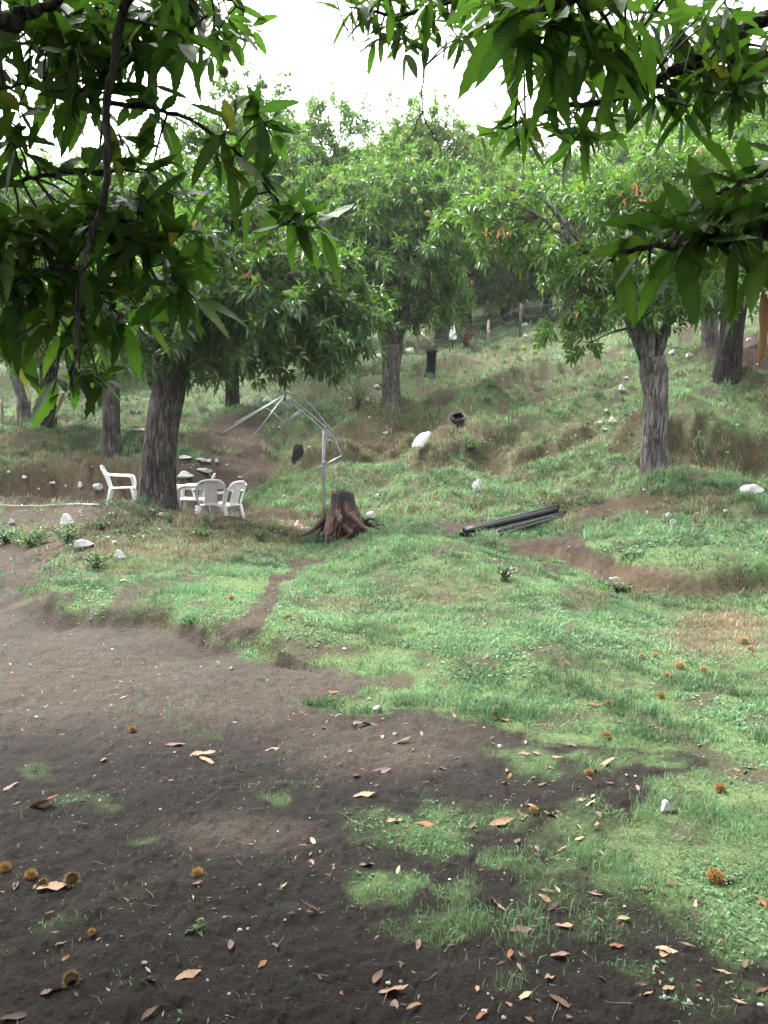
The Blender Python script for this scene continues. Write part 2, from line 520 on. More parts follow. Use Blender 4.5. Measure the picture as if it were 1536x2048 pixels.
def _warp(x, y):
    """compress distance, so that the many near points and the few far ones weigh alike"""
    r = np.sqrt(x * x + y * y) + 1e-9
    k = np.arcsinh(r / 8.0) * 8.0 / r
    return x * k, y * k


_cx, _cy = _warp(CTRL[:, 0], CTRL[:, 1])
_n = len(CTRL)


# cut earth banks: the line of the foot, height of the step, its width and how far the ground behind stays up
STEPS = [([(-60, 1206, 7.3), (60, 1222, 6.9), (130, 1238, 6.5), (210, 1252, 6.28), (300, 1264, 6.1), (370, 1277, 5.9), (430, 1290, 5.74), (490, 1306, 5.58), (545, 1324, 5.4)], .11, .16, 1.2),
         ([(1050, 1112, 11.1), (1120, 1125, 10.6), (1180, 1140, 10.0), (1280, 1168, 9.1), (1400, 1182, 8.6), (1600, 1172, 8.8)], .17, .22, 1.6),
         ([(480, 1042, 14.4), (560, 1044, 14.3), (640, 1046, 13.9)], .25, .2, 1.6),
         ([(630, 935, 19.0), (700, 928, 19.4), (760, 908, 19.3), (830, 885, 19.6)], .5, .6, 2.4),
         ([(1060, 912, 17.3), (1150, 893, 17.7), (1250, 872, 18.0)], .45, .5, 2.2),
         ([(1335, 908, 15.6), (1400, 893, 15.8), (1480, 882, 15.8), (1600, 880, 15.6)], .6, .6, 2.4),
         ([(-120, 1002, 17.0), (130, 998, 17.1), (275, 996, 17.0)], .6, .5, 2.4),
         ([(900, 905, 17.6), (960, 890, 18.2), (1040, 880, 18.6)], .4, .5, 1.8),
         ([(930, 800, 23.5), (1050, 782, 24.5), (1180, 770, 24.5)], .4, .6, 2.5)]
STEPS = [(np.array([at(*q)[:2] for q in L]), h, w, f) for L, h, w, f in STEPS]


def banks(x, y):
    out = np.zeros(x.shape)
    wob = fbm(x * 2.3, y * 2.3, 231, 3)
    for L, h, w, f in STEPS:
        lo, hi = L.min(0) - 4, L.max(0) + 4
        k = np.nonzero((x > lo[0]) & (x < hi[0]) & (y > lo[1]) & (y < hi[1]))
        px, py = x[k], y[k]
        best = np.full(px.shape, 1e9); sd = np.zeros(px.shape); end = np.zeros(px.shape)
        n = len(L) - 1
        for i in range(n):
            a, b = L[i], L[i + 1]
            d = b - a; ln = np.hypot(*d); d = d / ln
            t = (px - a[0]) * d[0] + (py - a[1]) * d[1]
            c = np.clip(t, 0, ln)
            qx, qy = px - a[0] - d[0] * c, py - a[1] - d[1] * c
            r = np.hypot(qx, qy)
            side = (py - a[1]) * d[0] - (px - a[0]) * d[1]
            m = r < best
            best = np.where(m, r, best); sd = np.where(m, np.sign(side) * r, sd)
            e = np.maximum(-t if i == 0 else 0 * t, t - ln if i == n - 1 else 0 * t)
            end = np.where(m, np.maximum(e, 0), end)
        q = sd + wob[k] * (w * 1.2 + .22)
        out[k] += h * sstep(0, w, q) * sstep(f + w, w, q) * sstep(0.55, 0.0, end)
    return out


def detail(x, y):
    """hummocks, hollows and little terraces trodden along the slope"""
    r = np.sqrt(x * x + y * y)
    k = sstep(5, 9, r)
    hill = sstep(12.0, 17, r) * sstep(-1, 8, y)
    out = fbm(x * 1.1, y * 1.1, 3, 4) * (0.05 + 0.12 * k + 0.34 * hill)
    out += fbm(x * 0.45, y * 0.45, 9, 3) * 0.9 * hill
    out += np.sin((y * 0.24 + x * 0.09) * 6.0 + fbm(x * 0.5, y * 0.5, 21, 3) * 7.0) * 0.16 * hill * sstep(60, 30, r)
    out += fbm(x * 4.5, y * 4.5, 31, 3) * (0.03 + 0.05 * k)
    return out + banks(x, y)


_K = _U((_cx[:, None] - _cx) ** 2 + (_cy[:, None] - _cy) ** 2) + np.eye(_n) * 0.004
_P = np.stack([np.ones(_n), _cx, _cy], 1)
_A = np.block([[_K, _P], [_P.T, np.zeros((3, 3))]])
_W = np.linalg.solve(_A, np.concatenate([CTRL[:, 2] - detail(CTRL[:, 0], CTRL[:, 1]), np.zeros(3)]))


def H(x, y):
    x = np.asarray(x, float); y = np.asarray(y, float)
    sh = x.shape
    x = x.ravel(); y = y.ravel()
    out = np.empty_like(x)
    for s in range(0, len(x), 40000):
        a, b = x[s:s + 40000], y[s:s + 40000]
        wx, wy = _warp(a, b)
        out[s:s + 40000] = _U((wx[:, None] - _cx) ** 2 + (wy[:, None] - _cy) ** 2) @ _W[:_n] + _W[_n] + _W[_n + 1] * wx + _W[_n + 2] * wy
    out += detail(x, y)
    return out.reshape(sh)


def gnd(px, py, far=90.0):
    """where the sight line through a photo pixel meets the ground"""
    px = np.atleast_1d(np.asarray(px, float)); py = np.atleast_1d(np.asarray(py, float))
    r = ray(px, py)
    ts = np.geomspace(1.3, far, 260)
    hit = np.full(len(px), far)
    done = np.zeros(len(px), bool)
    for s in range(0, len(px), 2000):
        rr = r[s:s + 2000]
        X = rr[:, None, 0] * ts; Y = rr[:, None, 1] * ts; Z = CAM_Z + rr[:, None, 2] * ts
        below = Z < H(X, Y)
        i = below.argmax(1)
        ok = below.any(1)
        i = np.clip(i, 1, None)
        lo = ts[i - 1]; hi = ts[i]
        for _ in range(8):
            mid = (lo + hi) / 2
            b = CAM_Z + rr[:, 2] * mid < H(rr[:, 0] * mid, rr[:, 1] * mid)
            hi = np.where(b, mid, hi); lo = np.where(b, lo, mid)
        hit[s:s + 2000] = np.where(ok, hi, far); done[s:s + 2000] = ok
    P = np.stack([r[:, 0] * hit, r[:, 1] * hit, np.zeros(len(px))], 1)
    P[:, 2] = H(P[:, 0], P[:, 1])
    return P


def normal_at(x, y, e=0.05):
    hx = (H(x + e, y) - H(x - e, y)) / (2 * e); hy = (H(x, y + e) - H(x, y - e)) / (2 * e)
    return unit(np.stack([-hx, -hy, np.ones_like(hx)], -1))


# ------------------------------------------------------------------ what grows where
def inpoly(u, v, poly):
    u = np.asarray(u); v = np.asarray(v)
    res = np.zeros(u.shape, bool)
    n = len(poly)
    j = n - 1
    for i in range(n):
        xi, yi = poly[i]; xj, yj = poly[j]
        c = ((yi > v) != (yj > v)) & (u < (xj - xi) * (v - yi) / (yj - yi + 1e-12) + xi)
        res ^= c
        j = i
    return res


SOIL_YARD = [(-900, 1120), (0, 1140), (45, 1195), (130, 1222), (250, 1240), (380, 1262), (490, 1285), (545, 1318), (640, 1345), (715, 1368), (735, 1395), (660, 1412), (650, 1440), (740, 1428), (870, 1412), (985, 1440), (1090, 1470), (1230, 1490), (1340, 1496), (1410, 1520), (1370, 1570), (1270, 1630), (1235, 1700), (1270, 1780), (1390, 1850), (1560, 1915), (2600, 1960), (2600, 4000), (-2600, 4000), (-2600, 1120)]
SOIL = [  # other bare places
    [(0, 1012), (240, 1014), (215, 1035), (150, 1060), (130, 1100), (60, 1160), (0, 1190)],
    [(-200, 945), (270, 950), (280, 1012), (-200, 1012)],
    [(345, 925), (430, 905), (560, 925), (560, 945), (505, 960), (480, 995), (500, 1012), (640, 1022), (645, 1046), (330, 1046)],
    [(990, 1085), (1130, 1062), (1190, 1092), (1290, 1140), (1410, 1152), (1420, 1180), (1270, 1170), (1160, 1140), (1060, 1112)],
    [(880, 1045), (960, 1040), (985, 1058), (900, 1066)],
    [(1150, 1035), (1240, 990), (1300, 975), (1310, 1000), (1230, 1040), (1150, 1062)],
    [(585, 1115), (640, 1110), (590, 1165), (560, 1215), (500, 1275), (455, 1275), (520, 1195)],
    [(1380, 690), (1560, 660), (1560, 745), (1480, 740)],
    [(390, 850), (500, 820), (540, 840), (520, 920), (430, 900)],
]
TURF = [  # patches of grass on the yard: centre, radii, density
    (850, 1645, 165, 48, .75), (750, 1745, 95, 42, .9), (950, 1765, 75, 42, .9), (860, 1830, 130, 40, .45), (1150, 1655, 110, 60, .6), (1050, 1530, 95, 45, .75), (1180, 1530, 130, 28, .6),
    (1330, 1530, 60, 26, .8), (200, 1612, 95, 24, .35), (100, 1545, 60, 22, .35), (530, 1622, 45, 16, .5), (420, 1455, 45, 14, .4), (1400, 1980, 170, 45, .3), (1130, 1850, 180, 55, .35),
    (1180, 1760, 120, 60, .6), (1480, 1650, 190, 100, 1), (1440, 1800, 190, 90, .95), (1330, 1720, 130, 60, .8), (1450, 1890, 140, 50, .7), (180, 1870, 60, 26, .3), (1000, 1900, 90, 30, .3),
    (960, 1980, 60, 20, .2), (330, 1670, 30, 10, .5), (700, 1430, 60, 18, .8), (540, 1580, 70, 10, .3), (1250, 1950, 120, 24, .3), (300, 1760, 60, 16, .15), (1500, 1560, 120, 28, .9), (560, 1850, 50, 20, .15),
    (1060, 1700, 60, 26, .5), (480, 1870, 40, 12, .12), (90, 1910, 50, 14, .2), (1560, 1990, 80, 30, .4)]
STRAW = [  # dry grass: centre, radii, strength
    (300, 1075, 290, 62, .72), (540, 1060, 90, 45, .75), (760, 880, 95, 55, .85), (150, 940, 160, 40, .9), (60, 890, 90, 30, .8), (1000, 900, 70, 60, .6), (1130, 1000, 60, 70, .4), (1440, 1270, 130, 55, .9), (900, 1180, 140, 40, .35),
    (1170, 1200, 60, 25, .6), (1300, 1010, 90, 30, .7), (870, 880, 60, 40, .7), (1100, 770, 90, 40, .35), (950, 720, 120, 25, .5), (1400, 1020, 120, 40, .5), (1150, 870, 70, 50, .4), (700, 1215, 60, 22, .5), (1420, 930, 100, 40, .4), (760, 815, 90, 20, .7), (900, 850, 60, 20, .6), (1350, 1150, 160, 25, .5), (620, 900, 50, 40, .5), (880, 1190, 130, 26, .45), (260, 1130, 160, 20, .4)]


def cover(x, y, z=None):
    """grass density, dryness and bare-soil share at world points"""
    if z is None: z = H(x, y)
    u, v, w = project(x, y, z)
    behind = y < 0.6
    u = np.where(behind, 768 + x * 500, u); v = np.where(behind, 2300, v)
    s = np.clip(1607 / w, 10, 700)                                # photo pixels per metre
    j1 = fbm(x * 2.2, y * 2.2, 41, 4); j2 = fbm(x * 2.2, y * 2.2, 57, 4)
    uu = u + j1 * 0.55 * s; vv = v + j2 * 0.22 * s
    dens = np.full(x.shape, 0.92)
    fine = [fbm(x * 9 + 31 * q, y * 9 - 17 * q, 201 + q, 3) for q in range(4)]
    yf = np.zeros(x.shape)
    for q in range(4):
        wd = (0.12, 0.3, 0.5, 0.75)[q]
        yf += 0.25 * inpoly(uu + fine[q] * wd * s, vv + fine[(q + 1) % 4] * wd * 0.45 * s, SOIL_YARD)
    yard = yf > 0.4
    dens = dens * (1 - yf) ** 0.8 + 0.012 * yf
    for p in SOIL:
        dens = np.where(inpoly(uu, vv, p), 0.05, dens)
    far_noise = fbm(x * 0.7, y * 0.7, 71, 4)
    hill = sstep(11, 15, np.hypot(x, y))
    dens *= 1 - 0.3 * hill * sstep(0.1, 0.2, far_noise)
    e = 0.12
    d0 = detail(x, y)
    slope = np.hypot(detail(x + e, y) - d0, detail(x, y + e) - d0) / e
    cut = sstep(0.5, 0.95, slope + 0.5 * fbm(x * 2.7, y * 2.7, 79, 3)) * sstep(5.0, 6.2, np.hypot(x, y))
    dens *= 1 - 0.45 * cut
    tufty = fbm(x * 8, y * 8, 63, 3)
    ragged = 1.5 * fbm(x * 5, y * 5, 61, 3)
    for cx, cy, rx, ry, k in TURF:
        q = ((uu - cx) / rx) ** 2 + ((vv - cy) / ry) ** 2
        dens = np.maximum(dens, k * sstep(1.25, 0.1, q + ragged) * np.where(u < 1230, .45 + .55 * sstep(-.06, .12, tufty), 1.0))
    dry = np.zeros(x.shape)
    for cx, cy, rx, ry, k in STRAW:
        q = ((u - cx) / rx) ** 2 + ((v - cy) / ry) ** 2
        dry = np.maximum(dry, k * sstep(1.4, 0.2, q))
    dry = np.maximum(dry, hill * (0.05 + 0.34 * sstep(0.04, 0.2, fbm(x * 0.55, y * 0.55, 87, 4))))
    dry = np.maximum(dry, 0.65 * cut)
    dry = np.clip(dry + 0.5 * fbm(x * 3, y * 3, 91, 3), 0, 1)
    dens = dens * (1 - 0.8 * sstep(0.02, 0.2, fbm(x * 3.3, y * 3.3, 97, 3))) * (1 - 0.45 * dry)
    return dens, dry, yard, u, v


def build_ground():
    th = np.concatenate([np.linspace(-180, -44, 26)[:-1], np.linspace(-44, -33, 26)[:-1], np.linspace(-33, 33, 640), np.linspace(33, 44, 26)[1:], np.linspace(44, 180, 26)[1:-1]])
    th = np.radians(th)
    rr = [0.25]
    while rr[-1] < 300:
        r = rr[-1]
        k = 1.06 if r < 1.6 else 1.0065 if r < 4 else 1.0072 if r < 24 else 1.014 if r < 50 else 1.08
        rr.append(r * k)
    rr = np.array(rr)
    A, B = np.meshgrid(rr, th, indexing='ij')
    X = A * np.sin(B); Y = A * np.cos(B)
    Z = H(X, Y)
    dens, dry, yard, u, v = cover(X, Y, Z)
    # loose crumbs of soil close by
    near = sstep(9, 3, A)
    Z += near * (fbm(X * 13, Y * 13, 111, 4) * 0.03 + np.maximum(fbm(X * 34, Y * 34, 131, 3), 0) * 0.035) * (0.4 + 0.6 * yard)
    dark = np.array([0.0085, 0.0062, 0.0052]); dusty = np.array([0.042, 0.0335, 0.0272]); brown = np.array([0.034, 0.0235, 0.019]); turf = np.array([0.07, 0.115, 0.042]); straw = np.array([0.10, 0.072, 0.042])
    # trodden, dusty middle of the yard
    q = np.minimum(((u - 260) / 560) ** 2 + ((v - 1330) / 130) ** 2, np.minimum(((u - 480) / 190) ** 2 + ((v - 1665) / 45) ** 2 + 0.9, ((u - 760) / 260) ** 2 + ((v - 1490) / 70) ** 2 + 0.7))
    kd = sstep(2.4, 0.0, q + 1.6 * fbm(X * 1.3, Y * 1.3, 141, 4)) * yard
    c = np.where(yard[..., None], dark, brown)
    c = c + (dusty - c) * kd[..., None]
    c = c + (dusty * 0.8 - c) * (0.5 * yard * sstep(1640, 1230, v + 60 * fbm(X * 1.1, Y * 1.1, 143, 3)))[..., None]
    c = c + (straw - c) * (0.55 * dry * ~yard)[..., None]
    g = np.clip(dens, 0, 1) * (1 - 0.65 * dry)
    c = c + (turf - c) * (0.9 * g)[..., None]
    nr, nt = A.shape
    V = np.stack([X, Y, Z], -1).reshape(-1, 3)
    i = np.arange(nr - 1)[:, None] * nt; j = np.arange(nt)[None]; k = (j + 1) % nt
    Q = np.stack([i + j, i + nt + j, i + nt + k, i + k], -1).reshape(-1, 4)
    V = np.concatenate([V, [[0, 0, float(H(np.zeros(1), np.zeros(1))[0])]]])
    ct = len(V) - 1
    T = np.stack([np.full(nt, ct), np.arange(nt), (np.arange(nt) + 1) % nt], -1)
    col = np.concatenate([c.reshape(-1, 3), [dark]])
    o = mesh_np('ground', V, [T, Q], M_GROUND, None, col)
    return tag(o, 'bare dark soil and grassy hillside rising behind', None, None, 'structure')


build_ground()

# ------------------------------------------------------------------ grass: nobody could count it
rng = np.random.default_rng(7)


def sample_ground(n, r0, r1, half=34.0, power=0.0):
    """points on the ground in front, thinning with distance"""
    q = rng.random(n)
    if power == 0: r = r0 * (r1 / r0) ** q
    else: r = (r0 ** power + q * (r1 ** power - r0 ** power)) ** (1 / power)
    a = np.radians(rng.uniform(-half, half, n))
    return r * np.sin(a), r * np.cos(a), r


def blades_mesh(x, y, z, h, w, dry, lean=0.45):
    n = len(x)
    az = rng.uniform(0, 2 * np.pi, n)
    bend = np.abs(rng.normal(0, lean, n)) + 0.1
    d = np.stack([np.cos(az), np.sin(az), 0 * az], -1)
    s = np.stack([-np.sin(az), np.cos(az), 0 * az], -1)
    tw = rng.uniform(-1, 1, n)[:, None]
    s = unit(s + d * tw)
    base = np.stack([x, y, z - 0.008], -1)
    up = np.array([0, 0, 1.0])
    mid = base + up * (h * 0.55)[:, None] + d * (h * bend * 0.3)[:, None]
    tip = base + up * (h * (1 - 0.35 * np.minimum(bend, 1.2)))[:, None] + d * (h * bend)[:, None]
    V = np.stack([base - s * w[:, None] / 2, base + s * w[:, None] / 2, mid - s * w[:, None] * 0.4, mid + s * w[:, None] * 0.4, tip], 1)
    i = np.arange(n)[:, None] * 5
    Q = i + np.array([[0, 1, 3, 2]]); T = i + np.array([[2, 3, 4]])
    g1 = np.array([0.080, 0.180, 0.062]); g2 = np.array([0.150, 0.260, 0.100]); st = np.array([0.27, 0.225, 0.135]); br = np.array([0.13, 0.080, 0.050]); bl = np.array([0.100, 0.220, 0.125])
    a = rng.random(n)[:, None]; b = rng.random(n)
    c = g1 + (g2 - g1) * a
    c = np.where((b < 0.3)[:, None], bl + 0.25 * (g2 - bl) * a, c)
    isdry = rng.random(n) < dry * 0.95 + 0.04
    c = np.where(isdry[:, None], st + (br - st) * a, c)
    c = c * rng.uniform(0.75, 1.2, n)[:, None]
    c = c * (0.62 + 0.62 * sstep(-0.16, 0.16, fbm(x * 1.4, y * 1.4, 191, 4)))[:, None] * np.where(np.hypot(x, y) < 4.6, .78, np.where(np.hypot(x, y) > 14, 1.18, 1.0))[:, None]  # canopy shade on the nearest blades is put into their colour
    C = np.repeat(c[:, None], 5, 1)
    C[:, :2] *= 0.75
    return V.reshape(-1, 3), Q, T, C.reshape(-1, 3)


def grow(specs, name, label):
    Vs, Qs, Ts, Cs, n0 = [], [], [], [], 0
    for n, r0, r1, half, power, hh, ww in specs:
        x, y, r = sample_ground(n, r0, r1, half, power)
        z = H(x, y)
        dens, dry, yard, u, v = cover(x, y, z)
        clump = sstep(-0.12, 0.16, fbm(x * 6, y * 6, 151, 3))
        keep = rng.random(n) < dens * (0.35 + 0.65 * clump)
        x, y, z, r, dry, clump = x[keep], y[keep], z[keep], r[keep], dry[keep], clump[keep]
        tall = 1 + 0.9 * sstep(0.1, 0.25, fbm(x * 2.5, y * 2.5, 161, 3))
        h = hh * rng.uniform(0.45, 1.25, len(x)) * (0.7 + 0.5 * clump) * tall * (1 + 0.35 * dry)
        w = ww * rng.uniform(0.7, 1.4, len(x))
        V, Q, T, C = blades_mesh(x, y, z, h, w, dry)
        Vs.append(V); Qs.append(Q + n0); Ts.append(T + n0); Cs.append(C); n0 += len(V)
    for args in ((900, 5.2, 12, 36, .085, .006), (4200, 11, 22, 34, .19, .011), (2200, 20, 40, 26, .26, .018)):
        X, Y, h, w, dr = tussocks(*args)
        V, Q, T, C = blades_mesh(X, Y, H(X, Y), h, w, dr, 0.8)
        Vs.append(V); Qs.append(Q + n0); Ts.append(T + n0); Cs.append(C); n0 += len(V)
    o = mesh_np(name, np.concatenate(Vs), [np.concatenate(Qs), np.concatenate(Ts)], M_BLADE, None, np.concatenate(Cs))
    return tag(o, label, 'grass', None, 'stuff')


def tussocks(n, r0, r1, per, hh, ww):
    x, y, r = sample_ground(n, r0, r1, 33, 1.0)
    dens, dry, yard, u, v = cover(x, y)
    keep = (dens > .3) & ~yard & (rng.random(n) < .25 + 1.5 * np.clip(fbm(x * .6, y * .6, 181, 3) + .2, 0, 1))
    x, y, dry = x[keep], y[keep], dry[keep]
    m = len(x); R_ = rng.uniform(.06, .2, m)
    a = rng.uniform(0, 6.3, (m, per)); q = R_[:, None] * np.sqrt(rng.random((m, per)))
    X = (x[:, None] + q * np.cos(a)).ravel(); Y = (y[:, None] + q * np.sin(a)).ravel()
    h = hh * (np.repeat(rng.uniform(.4, 1.3, m), per)) * rng.uniform(.6, 1.1, m * per)
    dr = np.repeat(np.clip(dry + rng.normal(0, .25, m), 0, 1), per)
    return X, Y, h, np.full(m * per, ww) * rng.uniform(.7, 1.3, m * per), dr


grow([(270000, 1.7, 4.6, 45, 1.0, 0.034, 0.0028), (310000, 4.2, 9.0, 42, 1.0, 0.045, 0.0048), (220000, 8.5, 14, 38, 1.0, 0.055, 0.0085), (230000, 13, 26, 33, 1.0, 0.085, 0.013), (70000, 24, 60, 34, 1.0, 0.16, 0.03)],
     'grass', 'short green and straw coloured grass over the mound and hillside')


def herbs(specs, name, label):
    """little broad leaves of clover, dandelion and nettle between the grass"""
    Vs, Qs, Cs, n0 = [], [], [], 0
    for n, r0, r1, size, thr in specs:
        x, y, r = sample_ground(n, r0, r1, 33, 1.0)
        z = H(x, y)
        dens, dry, yard, u, v = cover(x, y, z)
        patch = sstep(thr, thr + 0.14, fbm(x * 1.6, y * 1.6, 171, 4))
        keep = rng.random(n) < patch * np.clip(dens * 1.2, 0.0, 1) * (1 - 0.5 * dry)
        x, y, z = x[keep], y[keep], z[keep]
        m = len(x)
        L = size * rng.uniform(0.6, 1.5, m); W = L * rng.uniform(0.4, 0.75, m)
        az = rng.uniform(0, 2 * np.pi, m); el = rng.uniform(-0.1, 0.9, m)
        d = np.stack([np.cos(az) * np.cos(el), np.sin(az) * np.cos(el), np.sin(el)], -1)
        s = np.stack([-np.sin(az), np.cos(az), rng.uniform(-.4, .4, m)], -1)
        base = np.stack([x, y, z + size * rng.uniform(0, 0.9, m)], -1)
        mid = base + d * (L * 0.5)[:, None]; tip = base + d * L[:, None] - np.array([0, 0, 1]) * (L * 0.25)[:, None]
        V = np.stack([base, mid - s * W[:, None] / 2, tip, mid + s * W[:, None] / 2], 1)
        c = np.array([0.060, 0.140, 0.062]) + rng.random(m)[:, None] * np.array([0.045, 0.07, 0.035])
        if r0 > 9: c = c * np.array([.62, .62, .55])
        Vs.append(V.reshape(-1, 3)); Qs.append(np.arange(m)[:, None] * 4 + np.array([[0, 1, 2, 3]]) + n0); Cs.append(np.repeat(c[:, None], 4, 1).reshape(-1, 3)); n0 += m * 4
    o = mesh_np(name, np.concatenate(Vs), [np.concatenate(Qs)], M_BLADE, None, np.concatenate(Cs), smooth=False)
    return tag(o, label, 'ground cover', None, 'stuff')


herbs([(38000, 1.9, 5, 0.014, 0.02), (65000, 4.5, 11, 0.024, -0.03), (90000, 10, 24, 0.055, -0.02), (26000, 22, 40, 0.09, 0.0)], 'ground_cover', 'small broad leaved weeds and clover among the grass')


def gravel():
    """white limestone crumbs and bits of dry litter on the soil"""
    Vs, Ts, Cs, n0 = [], [], [], 0
    oct_v = np.array([[1, 0, 0], [0, 1, 0], [-1, 0, 0], [0, -1, 0], [0, 0, 1], [0, 0, -1.0]])
    oct_t = np.array([[0, 1, 4], [1, 2, 4], [2, 3, 4], [3, 0, 4], [1, 0, 5], [2, 1, 5], [3, 2, 5], [0, 3, 5]])
    for n, r0, r1, sz, white in ((800, 1.8, 5, 0.0026, True), (600, 4.5, 11, 0.005, True), (600, 11, 26, 0.018, True), (3800, 1.8, 6, 0.0032, False), (1600, 5, 18, 0.008, False)):
        x, y, r = sample_ground(n, r0, r1, 33, 1.0)
        z = H(x, y)
        dens, dry, yard, u, v = cover(x, y, z)
        keep = rng.random(n) < np.where(dens < 0.3, 1.0, 0.15)
        x, y, z = x[keep], y[keep], z[keep]; m = len(x)
        k = sz * rng.lognormal(0, 0.5, m)
        V = oct_v[None] * k[:, None, None] * rng.uniform(0.5, 1.2, (m, 6, 3))
        if white: V[..., 2] *= 0.7
        else: V = V * np.array([2.2, 0.5, 0.35])
        a = rng.uniform(0, 6.3, m); ca, sa = np.cos(a)[:, None], np.sin(a)[:, None]
        V = np.stack([V[..., 0] * ca - V[..., 1] * sa, V[..., 0] * sa + V[..., 1] * ca, V[..., 2]], -1) + np.stack([x, y, z + k * 0.3], -1)[:, None]
        if white: c = np.array([0.48, 0.47, 0.45]) * rng.uniform(0.35, 1.15, (m, 1))
        else: c = np.array([0.17, 0.125, 0.085]) * rng.uniform(0.4, 1.6, (m, 1))
        Vs.append(V.reshape(-1, 3)); Ts.append((np.arange(m)[:, None, None] * 6 + oct_t[None]).reshape(-1, 3) + n0)
        Cs.append(np.repeat(c[:, None], 6, 1).reshape(-1, 3)); n0 += m * 6
    o = mesh_np('gravel', np.concatenate(Vs), [np.concatenate(Ts)], M_DRY, None, np.concatenate(Cs), smooth=False)
    return tag(o, 'white stone crumbs and bits of straw strewn on the soil', 'gravel', None, 'stuff')


gravel()

# ------------------------------------------------------------------ far wooded hill behind the orchard
def build_hill():
    xs = np.linspace(-240, 300, 130); ys = np.linspace(120, 330, 50)
    X, Y = np.meshgrid(xs, ys, indexing='ij')
    ridge = 45 + 85 * sstep(-60, 180, X)
    Z = -6 + ridge * sstep(105, 260, Y) ** 1.1 + 16 * fbm(X * 0.02, Y * 0.02, 201, 4) * sstep(125, 200, Y)
    Z += np.abs(fbm(X * 0.15, Y * 0.15, 205, 3)) * 12 * sstep(125, 160, Y)
    n, m = X.shape
    i = np.arange(n - 1)[:, None] * m; j = np.arange(m - 1)[None]
    Q = np.stack([i + j, i + m + j, i + m + j + 1, i + j + 1], -1).reshape(-1, 4)
    mt, nt, N, L, b = mat('far_woodland')
    n1 = noise_node(N, L, coords(N), 0.09, 6, 0.7)
    L.new(ramp(N, L, n1.outputs[0], [(0.3, (0.02, 0.035, 0.018)), (0.5, (0.05, 0.08, 0.035)), (0.7, (0.10, 0.13, 0.06))]).outputs[0], b.inputs['Base Color'])
    b.inputs['Roughness'].default_value = 1.0
    bump(N, L, b, n1.outputs[0], 1.0, 3.0)
    o = mesh_np('hills', np.stack([X, Y, Z], -1).reshape(-1, 3), [Q], mt)
    tag(o, 'far wooded hill rising behind the orchard', None, None, 'structure')


build_hill()


# ------------------------------------------------------------------ leaves
def leaf_frames(P, D, roll=0.5):
    n = len(P)
    D = unit(D)
    up = np.array([0, 0, 1.0]) + 0.02 * rng.normal(size=(n, 3))
    S = unit(np.cross(D, up))
    Nn = np.cross(S, D)
    a = rng.normal(0, roll, n)[:, None]
    S2 = S * np.cos(a) + Nn * np.sin(a)
    return D, S2, np.cross(S2, D)


def leaves_simple(P, D, L, W, droop, fold=0.25):
    """long pointed leaf of four faces, folded along the midrib"""
    D, S, Nn = leaf_frames(P, D)
    g = np.array([0, 0, -1.0])
    c = lambda t: P + D * (L * t)[:, None] + g * (L * droop * t * t)[:, None]
    mid = c(0.45); tip = c(1.0)
    e = (W / 2)[:, None]; f = (W * fold)[:, None]
    V = np.stack([P, mid - S * e + Nn * f, mid, mid + S * e + Nn * f, tip], 1)
    i = np.arange(len(P))[:, None] * 5
    T = (i[:, None] + np.array([[0, 2, 1], [0, 3, 2], [1, 2, 4], [2, 3, 4]])[None]).reshape(-1, 3)
    return V.reshape(-1, 3), T, 5


def leaves_full(P, D, L, W, droop, seg=13, fold=0.15, roll=0.5):
    """serrated chestnut leaf: two strips of teeth folded along the midrib"""
    D, S, Nn = leaf_frames(P, D, roll)
    n = len(P)
    g = np.array([0, 0, -1.0])
    t = np.linspace(0, 1, seg + 1)
    w = np.sin(np.pi * np.clip(t, 0, 1) ** 0.82) ** 0.75
    w[0] = 0.06; w[-1] = 0.0
    tooth = np.where(np.arange(seg + 1) % 2 == 1, 1.10, 0.94); tooth[-1] = 1
    w = w * tooth / w.max()
    cup = rng.uniform(0.3, 1.6, n) * fold
    wav = rng.uniform(0, 6.3, n)
    side = rng.normal(0, 0.12, n)
    C = P[:, None] + D[:, None] * (L[:, None] * t)[..., None] + g * (L * droop)[:, None, None] * (t ** 2)[None, :, None] + S[:, None] * ((L * side)[:, None] * t ** 2)[..., None]
    hw = (W / 2)[:, None] * w
    rip = np.sin(wav[:, None] + t[None] * 9) * 0.10
    el = C - S[:, None] * hw[..., None] + Nn[:, None] * (hw * (cup[:, None] + rip))[..., None]
    er = C + S[:, None] * hw[..., None] + Nn[:, None] * (hw * (cup[:, None] - rip))[..., None]
    sw = (L[:, None] * 0.03 * (np.arange(seg + 1) % 2))[..., None]
    el = el + D[:, None] * sw; er = er + D[:, None] * sw
    V = np.stack([el, C, er], 2).reshape(n, -1, 3)
    m = (seg + 1) * 3
    q = []
    for k in range(seg):
        a = k * 3
        q += [[a, a + 1, a + 4, a + 3], [a + 1, a + 2, a + 5, a + 4]]
    Q = (np.arange(n)[:, None, None] * m + np.array(q)[None]).reshape(-1, 4)
    global LUV
    LUV = np.stack([np.tile([-1.0, 0, 1.0], seg + 1), np.repeat(t, 3), np.zeros(m)], -1)
    return V.reshape(-1, 3), Q, m


